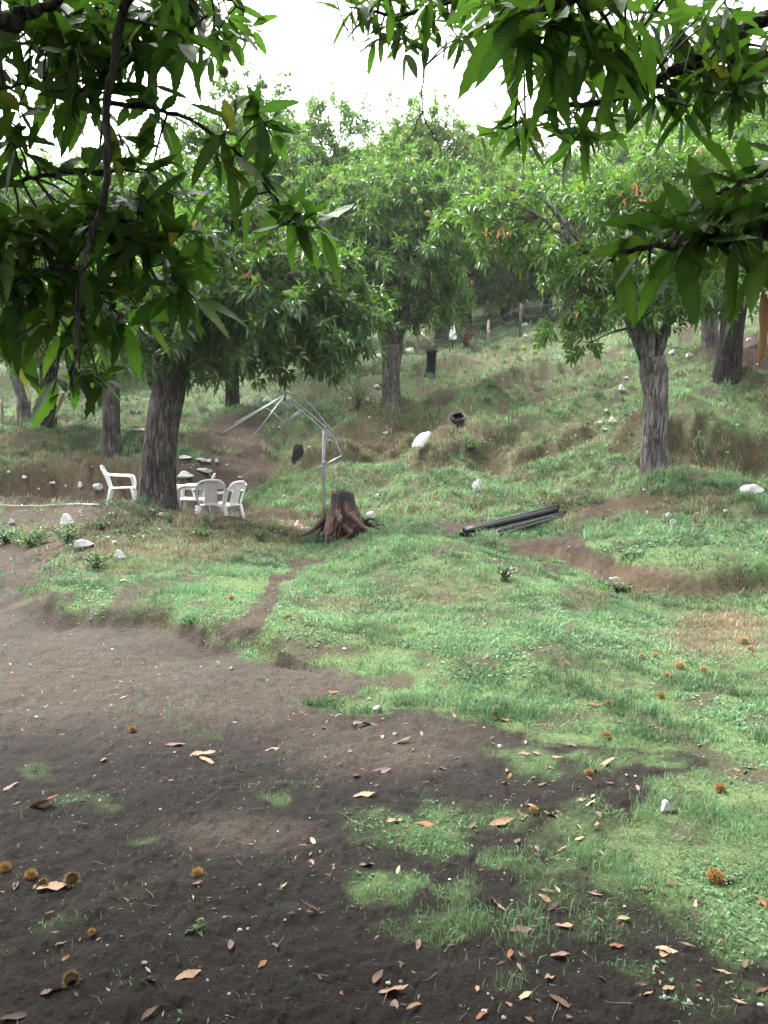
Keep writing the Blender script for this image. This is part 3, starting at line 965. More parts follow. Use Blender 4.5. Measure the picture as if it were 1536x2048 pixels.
def rosette_dirs(axis, k, spread0=0.7, spread1=1.45):
    """k leaf directions round each shoot axis; also returns which shoot each belongs to"""
    n = len(axis)
    axis = unit(axis)
    h = np.where(np.abs(axis[:, 2:3]) > 0.9, np.array([[1.0, 0, 0]]), np.array([[0, 0, 1.0]]))
    a = unit(np.cross(axis, h)); b = np.cross(axis, a)
    ph = rng.uniform(0, 6.3, (n, 1)) + np.arange(k)[None] * 2.4 + rng.normal(0, 0.25, (n, k))
    sp = spread0 + (spread1 - spread0) * (np.arange(k)[None] / max(k - 1, 1))[:, ::-1] + rng.normal(0, 0.15, (n, k))
    D = axis[:, None] * np.cos(sp)[..., None] + (a[:, None] * np.cos(ph)[..., None] + b[:, None] * np.sin(ph)[..., None]) * np.sin(sp)[..., None]
    return D.reshape(-1, 3), np.repeat(np.arange(n), k)


def leaf_tints(n, tint, old=0.02):
    base = np.array(tint)
    c = base * (1 + rng.normal(0, 0.22, (n, 1)))
    c = c + rng.random((n, 1)) ** 3 * np.array([0.04, 0.045, 0.0])
    c = np.clip(c, 0.006, 1)
    yel = rng.random(n) < old
    c = np.where(yel[:, None], np.array([0.22, 0.16, 0.03]) * rng.uniform(0.6, 1.1, (n, 1)), c)
    return c


def lobes_points(lobes, n, per=9, length=0.75):
    """shoots set along drooping sprays that reach outwards through the lobes"""
    ns = max(n // per, 1)
    w = np.array([l[3] * l[4] * l[5] for l in lobes]) ** 0.66
    which = rng.choice(len(lobes), ns, p=w / w.sum())
    d = unit(rng.normal(size=(ns, 3)))
    rad = rng.random(ns) ** 0.40 * np.where(rng.random(ns) < 0.12, 1.18, 1.0)
    Lb = np.array(lobes, float)[which]
    S = Lb[:, :3] + d * rad[:, None] * Lb[:, 3:6]
    out = unit(d * np.array([1, 1, 0.25]) + rng.normal(0, 0.45, d.shape) * np.array([1, 1, 0.5]))
    Ln = length * rng.uniform(0.5, 1.3, ns) * np.clip(Lb[:, 3:6].min(1), 0.3, 1.3)
    f = (np.arange(per) + rng.random((ns, per))) / per - 0.6
    P = S[:, None] + out[:, None] * (Ln[:, None] * f)[..., None] - np.array([0, 0, 1]) * (Ln[:, None] * 0.35 * (f + .6) ** 2)[..., None] + rng.normal(0, 0.05, (ns, per, 3))
    side = rng.normal(0, 0.5, (ns, per, 3)) * np.array([1, 1, 0.4])
    D = out[:, None] + side - np.array([0, 0, 0.25])
    return P.reshape(-1, 3), unit(D.reshape(-1, 3))


def trunk_mesh(name, pts, radii, material, parent, seed, sides=60, flare=0.5, rough=0.06):
    line = smooth_line(np.array(pts, float), 90)
    t = np.linspace(0, 1, 90)
    rad = np.interp(t, np.linspace(0, 1, len(radii)), radii)
    hgt = np.linalg.norm(line - line[0], axis=1)
    a = np.linspace(0, 6.2831853, sides, endpoint=False)
    ridge = 1 + rough * 2.2 * (vnoise(np.cos(a)[None] * 3.5 + 7 + seed + 0 * t[:, None], np.sin(a)[None] * 3.5 + t[:, None] * 1.6, seed) - 0.5) + rough * (vnoise(np.cos(a)[None] * 8 + 0 * t[:, None], np.sin(a)[None] * 8 + t[:, None] * 5, seed + 3) - 0.5) + 0.05 * (vnoise(np.cos(a)[None] * 17 + 0 * t[:, None], np.sin(a)[None] * 17 + t[:, None] * 9, seed + 9) - 0.5)
    root = np.exp(-hgt / (radii[0] * 1.5))[:, None]
    ridge = ridge + flare * root * (0.65 + 0.6 * np.sin(a * 5 + seed)[None] * 0.6 + 0.3 * np.sin(a * 3 + seed * 2)[None])
    V, Q, T = tube_geo(line, rad, sides, True, None, ridge)
    return mesh_np(name, V, [T, Q], material, parent)


def make_tree(name, label, base, trunk, lobes, n_ros, leafL, tint, bark, seed, group=None, burs=(), dry=(), shoots=0, limb_n=5, twig_n=70, old=0.015, k_leaf=7, bark_limb=None, gap=0.0):
    """trunk: list of (x, y, z, r) from the base; lobes: (x, y, z, rx, ry, rz) from the base"""
    global rng
    rng = np.random.default_rng(1000 + seed)
    root = empty(name, base)
    tag(root, label, 'tree', group)
    tp = [(p[0], p[1], p[2]) for p in trunk]; tr = [p[3] for p in trunk]
    trunk_mesh('trunk', [(tp[0][0], tp[0][1], -0.35)] + tp, [tr[0]] + tr, bark, root, seed)
    top = np.array(tp[-1]); rt = tr[-1]
    limb_pts, limb_r = [], []
    L = np.array(lobes, float)
    order = np.argsort(-(L[:, 3] * L[:, 4] * L[:, 5]))
    for q in range(limb_n):
        lb = L[order[q % len(L)]]
        end = lb[:3] + np.array([rng.normal(0, .3) * lb[3], rng.normal(0, .3) * lb[4], rng.normal(0.1, .3) * lb[5]])
        st = top - np.array([0, 0, 0.12 * rt]) + np.append(unit((end - top)[:2]) * rt * 0.35, -0.1)
        v = end - st
        mid1 = st + v * 0.3 + np.array([rng.normal(0, .12), rng.normal(0, .12), 0.16 * np.linalg.norm(v)])
        mid2 = st + v * 0.65 + np.array([rng.normal(0, .15), rng.normal(0, .15), 0.10 * np.linalg.norm(v)])
        ln = smooth_line([st, mid1, mid2, end], 14)
        r = np.linspace(rt * rng.uniform(0.42, 0.62), 0.018, 14)
        V, Q, T = tube_geo(ln, r, 9, True)
        mesh_np('limb', V, [T, Q], bark_limb or bark, root)
        limb_pts.append(ln); limb_r.append(r)
    LP = np.concatenate(limb_pts); LR = np.concatenate(limb_r)
    mb = MB()
    P, d = lobes_points(lobes, n_ros)
    if gap > 0:
        keep = fbm(P[:, 0] * 0.9 + P[:, 2] * 0.6, P[:, 1] * 0.9 - P[:, 2] * 0.8, seed, 3) > -0.5 + gap
        P, d = P[keep], d[keep]
    # twigs to some of the shoots
    for q in rng.choice(len(P), min(twig_n, len(P)), replace=False):
        dist = np.linalg.norm(LP - P[q], axis=1) + 3 * (LR < 0.02)
        k = int(dist.argmin())
        ln = smooth_line([LP[k], LP[k] * 0.5 + P[q] * 0.5 + np.array([0, 0, 0.12]) + rng.normal(0, 0.06, 3), P[q]], 6)
        mb.tube(ln, np.linspace(min(LR[k] * 0.6, 0.03), 0.006, 6), 5, False)
    for q in range(shoots):       # upright bare shoots above the crown
        lb = L[rng.integers(len(L))]
        st = lb[:3] + np.array([rng.normal(0, .4) * lb[3], rng.normal(0, .4) * lb[4], lb[5] * 0.6])
        en = st + np.array([rng.normal(0, .25), rng.normal(0, .25), rng.uniform(0.5, 1.1) * lb[5] * 0.9])
        mb.tube(smooth_line([st, (st + en) / 2 + rng.normal(0, .05, 3), en], 6), np.linspace(0.016, 0.004, 6), 4, False)
        m = 5
        tt = rng.uniform(0.3, 1.0, m)[:, None]
        P = np.concatenate([P, st + (en - st) * tt]); d = np.concatenate([d, unit(en - st + rng.normal(0, .4, (m, 3)))])
    nb = mb.n
    axis = unit(d + np.array([0, 0, 0.15]) + rng.normal(0, 0.25, d.shape))
    D, own = rosette_dirs(axis, k_leaf, 0.6, 1.4)
    m = len(D)
    Lf = leafL * rng.uniform(0.6, 1.2, m)
    V, T, _ = leaves_simple(P[own] + D * 0.015, D, Lf, Lf * rng.uniform(0.27, 0.38, m), rng.uniform(0.0, 0.45, m))
    shade = leaf_tints(len(P), tint, 0)[own]
    c = shade * (1 + rng.normal(0, 0.12, (m, 1)))
    yel = rng.random(m) < old
    c = np.where(yel[:, None], np.array([0.30, 0.19, 0.05]), np.clip(c, 0.005, 1))
    C = np.repeat(c[:, None], 5, 1).reshape(-1, 3)
    mats = [M_LEAF, M_TWIG]
    if nb:
        tv = np.concatenate(mb.V); tq = np.concatenate(mb.F4)
        Vall = np.concatenate([tv, V]); Call = np.concatenate([np.tile([0.05, 0.04, 0.03], (nb, 1)), C])
        mesh_np('crown', Vall, [T + nb, tq], mats, root, Call, np.concatenate([np.zeros(len(T), int), np.ones(len(tq), int)]), smooth=False)
    else:
        mesh_np('crown', V, [T], mats, root, C, smooth=False)
    for (x, y, z, r) in burs:
        b = bur_object('bur', r, (0.42, 0.44, 0.16), seed * 7 + int(abs(x) * 100), root, 260)
        b.location = (x, y, z)
    for (x, y, z, s) in dry:
        dry_spray(root, (x, y, z), s)
    return root


def bur_data(r, colr, seed, n):
    g = np.random.default_rng(seed)
    # a dense coat of thin spines over a small round husk
    k = np.arange(n) + 0.5
    ph = np.arccos(1 - 2 * k / n); th = np.pi * (1 + 5 ** 0.5) * k
    d = np.stack([np.cos(th) * np.sin(ph), np.sin(th) * np.sin(ph), np.cos(ph)], -1)
    d = unit(d + g.normal(0, 0.12, d.shape))
    mb = MB()
    cu, cv = 12, 8
    a = np.linspace(0, 2 * np.pi, cu, endpoint=False); e = np.linspace(-np.pi / 2 + 0.12, np.pi / 2 - 0.12, cv)
    S = np.stack([np.cos(e)[:, None] * np.cos(a), np.cos(e)[:, None] * np.sin(a), np.sin(e)[:, None] + 0 * a], -1) * r * 0.66
    i = np.arange(cv - 1)[:, None] * cu; j = np.arange(cu)[None]; kk = (j + 1) % cu
    c0 = np.array(colr)
    mb.add(S.reshape(-1, 3), None, np.stack([i + j, i + kk, i + cu + kk, i + cu + j], -1).reshape(-1, 4), c0 * 0.55)
    h = unit(np.cross(d, g.normal(size=d.shape)))
    Ls = r * g.uniform(0.82, 1.12, n)[:, None]
    w = r * 0.05
    base = d * r * 0.58
    V = np.stack([base - h * w, base + h * w, d * Ls], 1).reshape(-1, 3)
    cc = np.repeat((c0 * g.uniform(0.6, 1.25, (n, 1)))[:, None], 3, 1)
    cc[:, 2] *= 1.35
    mb.add(V, np.arange(n)[:, None] * 3 + np.arange(3)[None], None, cc.reshape(-1, 3))
    return mb


def bur_object(name, r, colr, seed, parent=None, n=420):
    return bur_data(r, colr, seed, n).build(name, M_BUR, parent, False)


def dry_spray(root, p, s):
    """a dead twig with hanging orange brown leaves"""
    n = int(26 * s)
    P = np.array(p) + rng.normal(0, 0.17 * s, (n, 3)) * np.array([1.5, 1, 0.7])
    D = unit(np.array([0, 0, -1.0]) + rng.normal(0, 0.35, (n, 3)))
    Lf = rng.uniform(0.10, 0.19, n)
    V, T, _ = leaves_simple(P, D, Lf, Lf * 0.34, np.zeros(n), 0.5)
    c = np.array([0.36, 0.16, 0.065]) * rng.uniform(0.6, 1.25, (n, 1))
    mb = MB().add(V, T, None, np.repeat(c[:, None], 5, 1).reshape(-1, 3))
    mb.tube(smooth_line([np.array(p) + [-.25 * s, 0, .05], np.array(p), np.array(p) + [.25 * s, 0, .12]], 6), 0.008, 5, True, (0.06, 0.045, 0.035))
    o = mb.build('dead_foliage', M_DRY, root, False)
    o['label'] = 'spray of dead orange brown leaves'


def place(px, py):
    return gnd([px], [py])[0]


def loc(base, px, py, dy):
    """a point seen at a photo pixel, dy metres behind the tree's base, relative to the base"""
    return at(px, py, base[1] + dy) - base


def lob(base, px, py, dy, rx, ry, rz):
    q = loc(base, px, py, dy)
    return (*q, rx, ry, rz)


GREEN = (0.060, 0.130, 0.028)
DEEP = (0.028, 0.068, 0.024)
LIME = (0.160, 0.260, 0.050)
SAGE = (0.074, 0.150, 0.042)


def base_at(px, py, d):
    p = at(px, py, d)
    p[2] = float(H(np.array([p[0]]), np.array([p[1]]))[0])
    return p


def trunk_from(base, pix, radii):
    """trunk line through photo pixels at the base's distance"""
    out = []
    for k, ((px, py), r) in enumerate(zip(pix, radii)):
        q = at(px, py, base[1]) - base
        if k == 0: q = np.zeros(3)
        out.append((q[0], 0.0, q[2], r))
    return out


# --- the thick tree beside the chairs
b = base_at(312, 1006, 13.0)
make_tree('chestnut_tree', 'thick leaning chestnut trunk beside the white chairs under a dark low crown', b,
          trunk_from(b, [(312, 1006), (316, 930), (325, 850), (338, 770), (340, 700)], [0.285, 0.255, 0.245, 0.255, 0.27]),
          [lob(b, 430, 560, 0, 1.9, 1.8, 1.4), lob(b, 610, 600, -0.3, 1.2, 1.2, 1.0), lob(b, 560, 690, 0.2, 1.05, 1.1, 0.5), lob(b, 330, 600, 0.3, 1.5, 1.5, 1.2), lob(b, 190, 600, 0.3, 1.1, 1.2, 0.9), lob(b, 660, 660, 0.3, 0.7, 0.8, 0.5),
           lob(b, 470, 430, 0.5, 1.4, 1.4, 1.0), lob(b, 330, 720, 0.2, 0.5, 0.5, 0.22), lob(b, 690, 560, 0.6, 0.6, 0.7, 0.6), lob(b, 470, 720, -0.5, 0.6, 0.6, 0.25)],
          3300, 0.20, DEEP, M_BARK, 1, dry=[(*loc(b, 505, 545, -1.2), 0.4)], twig_n=120, limb_n=6)

# --- the straight grey tree in the middle
b = base_at(783, 808, 24.0)
make_tree('chestnut_tree', 'grey chestnut with a straight forked trunk standing alone at the middle of the slope', b,
          trunk_from(b, [(783, 808), (782, 760), (784, 720), (786, 690)], [0.27, 0.25, 0.27, 0.33]),
          [lob(b, 790, 540, 0, 2.0, 2.0, 1.6), lob(b, 720, 460, 0.5, 1.8, 1.8, 1.5), lob(b, 850, 470, 0.2, 1.7, 1.7, 1.6), lob(b, 770, 390, 0.5, 1.9, 1.7, 1.3), lob(b, 690, 580, -0.3, 1.2, 1.3, 1.0), lob(b, 740, 640, -0.8, 0.9, 0.9, 0.5), lob(b, 870, 590, 0, 1.1, 1.2, 0.9), lob(b, 650, 400, 1, 1.3, 1.3, 1.2), lob(b, 890, 380, 1, 1.3, 1.3, 1.0)],
          5200, 0.24, SAGE, M_BARK_PALE, 2, burs=[(*loc(b, 828, 381, -1.7), 0.10), (*loc(b, 875, 460, -1.9), 0.10), (*loc(b, 840, 402, -1.6), 0.09), (*loc(b, 660, 356, -.6), 0.11), (*loc(b, 756, 633, -1.9), 0.09), (*loc(b, 766, 638, -1.9), 0.09), (*loc(b, 855, 426, -1.9), 0.09), (*loc(b, 775, 353, -1.4), 0.09)],
          shoots=14)
# the two stubs of its fork
# --- the pollard with a swollen head on the bank
b = base_at(1308, 948, 15.0)
make_tree('chestnut_tree', 'stout grey pollard with a swollen fork on the grassy bank above the black pipes', b,
          trunk_from(b, [(1305, 948), (1308, 880), (1312, 810), (1308, 745), (1305, 715)], [0.235, 0.215, 0.21, 0.245, 0.22]),
          [lob(b, 1310, 500, 0.2, 1.7, 1.7, 1.3), lob(b, 1150, 450, 0.2, 1.5, 1.5, 1.1), lob(b, 1450, 430, 0.5, 1.5, 1.5, 1.4), lob(b, 1250, 370, 0.5, 1.7, 1.6, 1.0), lob(b, 1040, 420, 0.4, 1.0, 1.1, 0.75), lob(b, 1230, 600, -0.4, 0.9, 0.9, 0.5), lob(b, 1140, 645, -0.5, 0.65, 0.7, 0.32), lob(b, 1320, 610, -0.3, 0.75, 0.8, 0.5), lob(b, 960, 440, .6, .8, .9, .5),
           lob(b, 1195, 540, -0.2, 0.9, 1.0, 0.8), lob(b, 1420, 320, 1, 1.6, 1.4, 1.0), lob(b, 1180, 690, -0.6, 0.38, 0.4, 0.25), lob(b, 1090, 530, 0.1, 0.6, 0.7, 0.5), lob(b, 1400, 620, 0.1, 0.5, 0.5, 0.35)],
          3500, 0.185, GREEN, M_BARK_PALE, 3, burs=[(*loc(b, 1402, 300, -.6), 0.075), (*loc(b, 1396, 306, -.7), 0.07), (*loc(b, 1457, 287, -.6), 0.075), (*loc(b, 1113, 452, -1.1), 0.07), (*loc(b, 1048, 697, -1.1), 0.07), (*loc(b, 1070, 705, -1.1), 0.06), (*loc(b, 1410, 248, -.3), 0.07)],
          dry=[(*loc(b, 1288, 385, -1.0), 0.9), (*loc(b, 1000, 462, -0.9), 0.35)], twig_n=150, limb_n=7)

# --- other orchard trees: pixel of the foot, distance, girth, tallness, crown
def orchard(px, py, d, r, lean, forkpx, crown, n_ros, L, tint, bark, seed, label, burs=(), dry=(), **kw):
    b = base_at(px, py, d)
    h = (py - forkpx) / F * d
    tr = [(0, 0, 0, r), (lean * 0.4, 0, h * 0.45, r * 0.92), (lean, 0, h, r * 1.02)]
    lo = [lob(b, *c) for c in crown]
    return make_tree('chestnut_tree', label, b, tr, lo, int(n_ros * 1.5), L * 1.08, tint, bark, seed, burs=[(*loc(b, *q[:3]), q[3]) for q in burs], dry=[(*loc(b, *q[:3]), q[3]) for q in dry], bark_limb=M_LIMB, **kw)


orchard(1455, 748, 20.0, 0.30, 0.15, 560, [(1480, 430, 0, 2.2, 2.0, 1.7), (1380, 360, 1, 1.7, 1.7, 1.3), (1580, 330, 0, 2.0, 1.8, 1.6), (1450, 250, 1, 1.8, 1.8, 1.4), (1560, 520, 0, 1.2, 1.2, 0.9)], 2400, 0.2, GREEN, M_BARK_DARK, 4, 'almost black chestnut trunk on the bank in front of a grey one')
orchard(1420, 722, 25.0, 0.25, -0.1, 600, [(1400, 480, 0, 2.2, 2.0, 1.8), (1330, 380, 0, 2.0, 1.8, 1.6), (1480, 360, 0, 2.0, 1.8, 1.8)], 1900, 0.22, SAGE, M_BARK_PALE, 5, 'pale grey chestnut trunk half behind an almost black one')
orchard(225, 908, 20.0, 0.22, 0.0, 760, [(230, 560, 0, 2.0, 1.8, 1.5), (120, 480, 0.5, 1.9, 1.8, 1.7), (300, 430, 0.8, 2.0, 1.8, 1.6), (210, 680, 0, 1.2, 1.2, 0.6), (60, 620, 0, 1.5, 1.5, 1.0), (170, 400, 1, 1.8, 1.8, 1.1), (280, 370, 1, 1.6, 1.6, 1.0), (20, 420, 1, 1.6, 1.6, 1.1)], 2400, 0.21, GREEN, M_BARK, 6, 'grey chestnut with a flared foot on the bank behind the lone white chair')
orchard(97, 876, 22.5, 0.22, 0.1, 700, [(90, 560, 0, 2.0, 2.0, 1.8), (-20, 500, 0, 2.0, 2.0, 1.8), (60, 400, 1, 2.0, 1.8, 1.6), (20, 700, 0, 1.2, 1.2, 0.6)], 2100, 0.21, LIME, M_BARK_DARK, 7, 'dark chestnut trunk rising from the top of the cut bank')
orchard(56, 858, 30.0, 0.20, -0.5, 740, [(40, 600, 0, 2.6, 2.2, 2.0), (-60, 520, 0, 2.5, 2.2, 2.2), (120, 480, 1, 2.6, 2.2, 2.2)], 1900, 0.25, LIME, M_BARK_PALE, 8, 'thin pale leaning chestnut beside the wire fence beyond the cut bank')
orchard(465, 822, 26.5, 0.24, 0.0, 720, [(470, 560, 0, 2.3, 2.2, 2.0), (380, 430, 1, 2.3, 2.0, 2.0), (540, 420, 0, 2.2, 2.0, 1.8), (440, 300, 1, 2.0, 1.8, 1.6), (510, 280, 1.5, 1.5, 1.5, 1.4)], 2700, 0.23, SAGE, M_BARK_DARK, 9, 'chestnut with bare upright twigs on top and a dark trunk behind the parasol frame',
        burs=[(662, 370, -1, .1), (560, 300, -1.5, .09)], shoots=60)
orchard(690, 728, 32.0, 0.24, 0.0, 640, [(680, 500, 0, 2.6, 2.4, 2.2), (610, 380, 1, 2.6, 2.2, 2.2), (560, 480, 0, 2.4, 2.2, 2.2), (640, 300, 1, 2.2, 2.0, 2.0)], 2500, 0.26, SAGE, M_BARK, 10, 'pale green chestnut behind the forked grey one at the near side of the fence', shoots=40, burs=[(595, 440, -2, .1)])
orchard(880, 684, 40.0, 0.27, 0.4, 610, [(900, 500, 0, 3.0, 2.6, 2.6), (850, 430, 0, 2.8, 2.6, 2.4), (960, 450, 0, 2.8, 2.5, 2.4), (920, 580, 0, 2.4, 2.2, 1.5), (850, 560, 0, 2.2, 2.2, 1.6)], 2600, 0.28, GREEN, M_BARK, 11, 'leaning grey chestnut just behind the white cloth on the fence', dry=[(930, 565, -3, 1.1)])
orchard(930, 672, 42.0, 0.30, 0.1, 580, [(830, 340, 0, 2.9, 2.4, 2.6), (880, 300, 0, 2.2, 2.0, 2.0), (800, 290, 0, 1.9, 1.8, 1.7), (840, 265, 0, 1.6, 1.5, 1.4), (890, 400, 0, 2.6, 2.4, 2.0), (760, 380, 0, 2.2, 2.2, 1.8)], 2700, 0.27, LIME, M_BARK_DARK, 12, 'tallest pale yellow green chestnut, its tip alone against the white sky', dry=[(890, 350, -2, 1.0)], shoots=30)
orchard(1095, 628, 47.0, 0.27, 0.0, 560, [(1080, 470, 0, 3.2, 2.8, 2.6), (1000, 430, 0, 3.0, 2.6, 2.4), (1130, 390, 0, 3.0, 2.6, 2.4), (1060, 540, 0, 2.2, 2.2, 1.5)], 2400, 0.3, GREEN, M_BARK_PALE, 13, 'thin grey chestnut at the top of the slope beyond the dark fence post')
orchard(1010, 650, 45.0, 0.28, 0.0, 590, [(970, 440, -4, 2.6, 2.4, 2.4), (1000, 370, -3, 2.4, 2.2, 2.0), (940, 520, 0, 2.4, 2.2, 1.8), (1010, 560, 0, 2.6, 2.4, 1.6), (960, 370, -2, 1.8, 1.8, 1.3)], 2500, 0.27, LIME, M_BARK_DARK, 14, 'bright yellow green chestnut between the pale fence post and the dark one', shoots=12)

# woodland of orchard trees further up: a few crowns, copied
far_spots = [(-1.5, 40, 1), (3.2, 44, 2), (9.5, 42, 0), (-5.5, 42, 2), (-24, 40, 0), (-17, 46, 1), (-10, 50, 2), (-4, 56, 0), (2, 58, 1), (8, 60, 2), (14, 56, 0), (20, 52, 1), (27, 46, 2), (24, 36, 0), (-30, 52, 1), (-20, 60, 2), (-8, 66, 1), (11, 72, 0), (26, 62, 1), (-14, 38, 2), (34, 40, 1), (19, 66, 2), (0, 76, 2), (33, 56, 0), (-34, 36, 2), (5.5, 50, 1), (12.5, 47, 2)]
far_words = ['filling the gap behind the forked grey trunk', 'close behind the white cloth on the fence', 'just past the dark fence post', 'over the bare parasol frame, beyond the dark trunk', 'behind the leaning pale trunk near the wire fence', 'second row above the dark trunk on the cut bank', 'in the shade over the chair terrace', 'up the slope over the parasol frame', 'close behind the tallest pale crown', 'deep in the dark gap over the white cloth',
             'in the dark gap right of the pale fence post', 'over the tip of the dark fence post', 'high over the pollard on the bank', 'on the bare patch above the almost black trunk', 'at the far end of the wire fence', 'third row over the chair terrace', 'far row over the forked grey trunk', 'far row over the dark fence post',
             'upper row over the pollard', 'in the open slope over the cut bank', 'over the almost black trunk, upper row', 'top row over the swollen pollard', 'top row over the charred stump', 'last one over the almost black trunk', 'beyond the far end of the cut bank', 'just over the fence brace', 'just beyond the top of the fence']
protos = []
for k, (tint, bk) in enumerate([(GREEN, M_BARK), (SAGE, M_BARK_DARK), (LIME, M_BARK)]):
    g = np.random.default_rng(60 + k)
    lo = [(g.normal(0, 1.1), g.normal(0, 1.1), 4.6 + g.normal(0, 1.0), 1.9, 1.9, 1.6) for _ in range(7)] + [(0, 0, 6.4, 1.9, 1.9, 1.6), (0.6, 0, 3.2, 2.0, 2.0, 1.0), (-1.2, .8, 3.4, 1.6, 1.6, .9)]
    protos.append((lo, tint, bk))
made = {}
for i, ((x, y, k), wd) in enumerate(zip(far_spots, far_words)):
    base = np.array([x, y, float(H(np.array([x * 1.0]), np.array([y * 1.0]))[0])])
    lab = 'background chestnut tree ' + wd
    if k not in made:
        lo, tint, bk = protos[k]
        o = made[k] = make_tree('chestnut_tree', lab, base, [(0, 0, 0, 0.27), (0.05, 0, 1.1, 0.24), (0.1, 0, 2.3, 0.27)], lo, 3200, 0.32, tint, bk, 30 + k, group='chestnut trees further up the hill', bark_limb=M_LIMB, twig_n=40)
    else:
        o = dup(made[k]); o.location = base.tolist(); o['label'] = lab
    o.rotation_euler = (0, 0, i * 2.1)
    s = 0.9 + 0.35 * ((i * 37) % 10) / 10
    o.scale = (s, s, s)

# ------------------------------------------------------------------ the two trees whose boughs hang into view
RIGHT = np.array([1.0, 0, 0]); UPV = np.array([0, SP, CP]); FWD = np.array([0, CP, -SP])


def pts3(lst, d0):
    return np.array([at(p[0], p[1], p[2] if len(p) > 2 else d0) for p in lst])


def hanging_tree(name, label, base, trunk, limbs, shoots, lobes, n_over, tint, seed, burs=(), leafL=0.19, wide=1.0, extra=None, bark=M_BARK_DARK):
    """limbs: (points in space, r0, r1); shoots: (px, py, d, sx, sy, n leaves, size)"""
    global rng
    rng = np.random.default_rng(seed)
    base = np.asarray(base, float)
    root = empty(name, base); tag(root, label, 'tree')
    trunk_mesh('trunk', [(trunk[0][0], trunk[0][1], -0.4)] + [t[:3] for t in trunk], [trunk[0][3]] + [t[3] for t in trunk], bark, root, seed)
    LP, LR = [], []
    for pts, r0, r1 in limbs:
        n = max(14, 5 * len(pts))
        ln = smooth_line(pts, n)
        ln[1:-1] += rng.normal(0, 0.004, (n - 2, 3))
        r = r0 + (r1 - r0) * np.linspace(0, 1, n) ** 0.8
        r = r * (1 + rng.normal(0, 0.06, n))
        V, Q, T = tube_geo(ln - base, r, 10, True)
        mesh_np('limb', V, [T, Q], M_LIMB, root)
        LP.append(ln); LR.append(r)
    LP = np.concatenate(LP); LR = np.concatenate(LR)
    tw = MB()
    Ps, Ds, Ls, Wd, Cs, Dr = [], [], [], [], [], []
    for (px, py, d, sx, sy, k, sz) in shoots:
        if px < 330: d = max(d, 2.78 + 0.25 * rng.random())
        p = at(px, py, d)
        ax = unit(RIGHT * sx - UPV * sy * 0.75 + FWD * rng.normal(0, 0.5))
        dist = np.linalg.norm(LP - p, axis=1)
        q = int(dist.argmin())
        if dist[q] > 0.02:
            bow = (LP[q] + p) / 2 + np.array([0, 0, 0.10 * min(dist[q], 1.0)]) + rng.normal(0, 0.03, 3) * min(dist[q], 0.8)
            ln = smooth_line([LP[q], bow, p - ax * 0.02, p + ax * 0.03], 12)
            tw.tube(ln - base, np.linspace(min(max(LR[q] * 0.7, 0.004), 0.007), 0.0025, 12), 6, False)
        D, own = rosette_dirs(ax[None], k, 0.4, 1.75)
        m = len(D)
        st = p + ax * rng.uniform(-0.09, 0.03, (m, 1)) + D * 0.012
        L = leafL * sz * rng.uniform(0.6, 1.05, m)
        Ps.append(st); Ds.append(D); Ls.append(L); Wd.append(L * wide * rng.uniform(0.22, 0.32, m)); Dr.append(rng.uniform(-0.05, 0.42, m))
        Cs.append(leaf_tints(m, np.array(tint) * rng.uniform(0.75, 1.3), 0.012))
    P = np.concatenate(Ps); D = np.concatenate(Ds); L = np.concatenate(Ls); W = np.concatenate(Wd); dr = np.concatenate(Dr); C = np.concatenate(Cs)
    V, Q, m = leaves_full(P - base, D, L, W, dr)
    Cv = np.repeat(C[:, None], m, 1)
    mid = np.zeros((1, m, 1)); mid[:, 1::3] = 1
    Cv = Cv * (1 + 0.35 * mid)                                  # the paler midrib
    tv = np.concatenate(tw.V); tq = np.concatenate(tw.F4)
    fo = mesh_np('foliage', np.concatenate([tv, V.reshape(-1, 3)]), [tq, Q + len(tv)], [M_LEAF_NEAR, M_TWIG], root,
            np.concatenate([np.tile([0.04, 0.03, 0.025], (len(tv), 1)), Cv.reshape(-1, 3)]), np.concatenate([np.ones(len(tq), int), np.zeros(len(Q), int)]))
    fo.data.attributes.new('luv', 'FLOAT_VECTOR', 'POINT').data.foreach_set('vector', np.concatenate([np.zeros((len(tv), 3)), np.tile(LUV, (len(P), 1))]).astype(np.float32).ravel())
    # rest of the crown overhead, unseen; dense rear lobes added to shade the foreground
    lb = [(l[0] - base[0], l[1] - base[1], l[2] - base[2], l[3], l[4], l[5]) for l in lobes]
    P, d = lobes_points(lb, n_over)
    axis = unit(d * np.array([1, 1, 0.6]) + rng.normal(0, 0.4, d.shape) - np.array([0, 0, 0.1]))
    D, own = rosette_dirs(axis, 7)
    m = len(D)
    Lf = leafL * rng.uniform(0.7, 1.15, m)
    V, T, _ = leaves_simple(P[own] + D * 0.02, D, Lf, Lf * 0.31, rng.uniform(0.2, 0.7, m))
    C = np.repeat(leaf_tints(m, tint, 0.01)[:, None], 5, 1).reshape(-1, 3)
    mesh_np('crown', V, [T], M_LEAF_NEAR, root, C, smooth=False)
    for (px, py, d, r) in burs:
        o = bur_object('bur', r, (0.30, 0.36, 0.10), int(px), root, 420)
        o.location = (at(px, py, d) - base).tolist()
    if extra: extra(root, base)
    return root


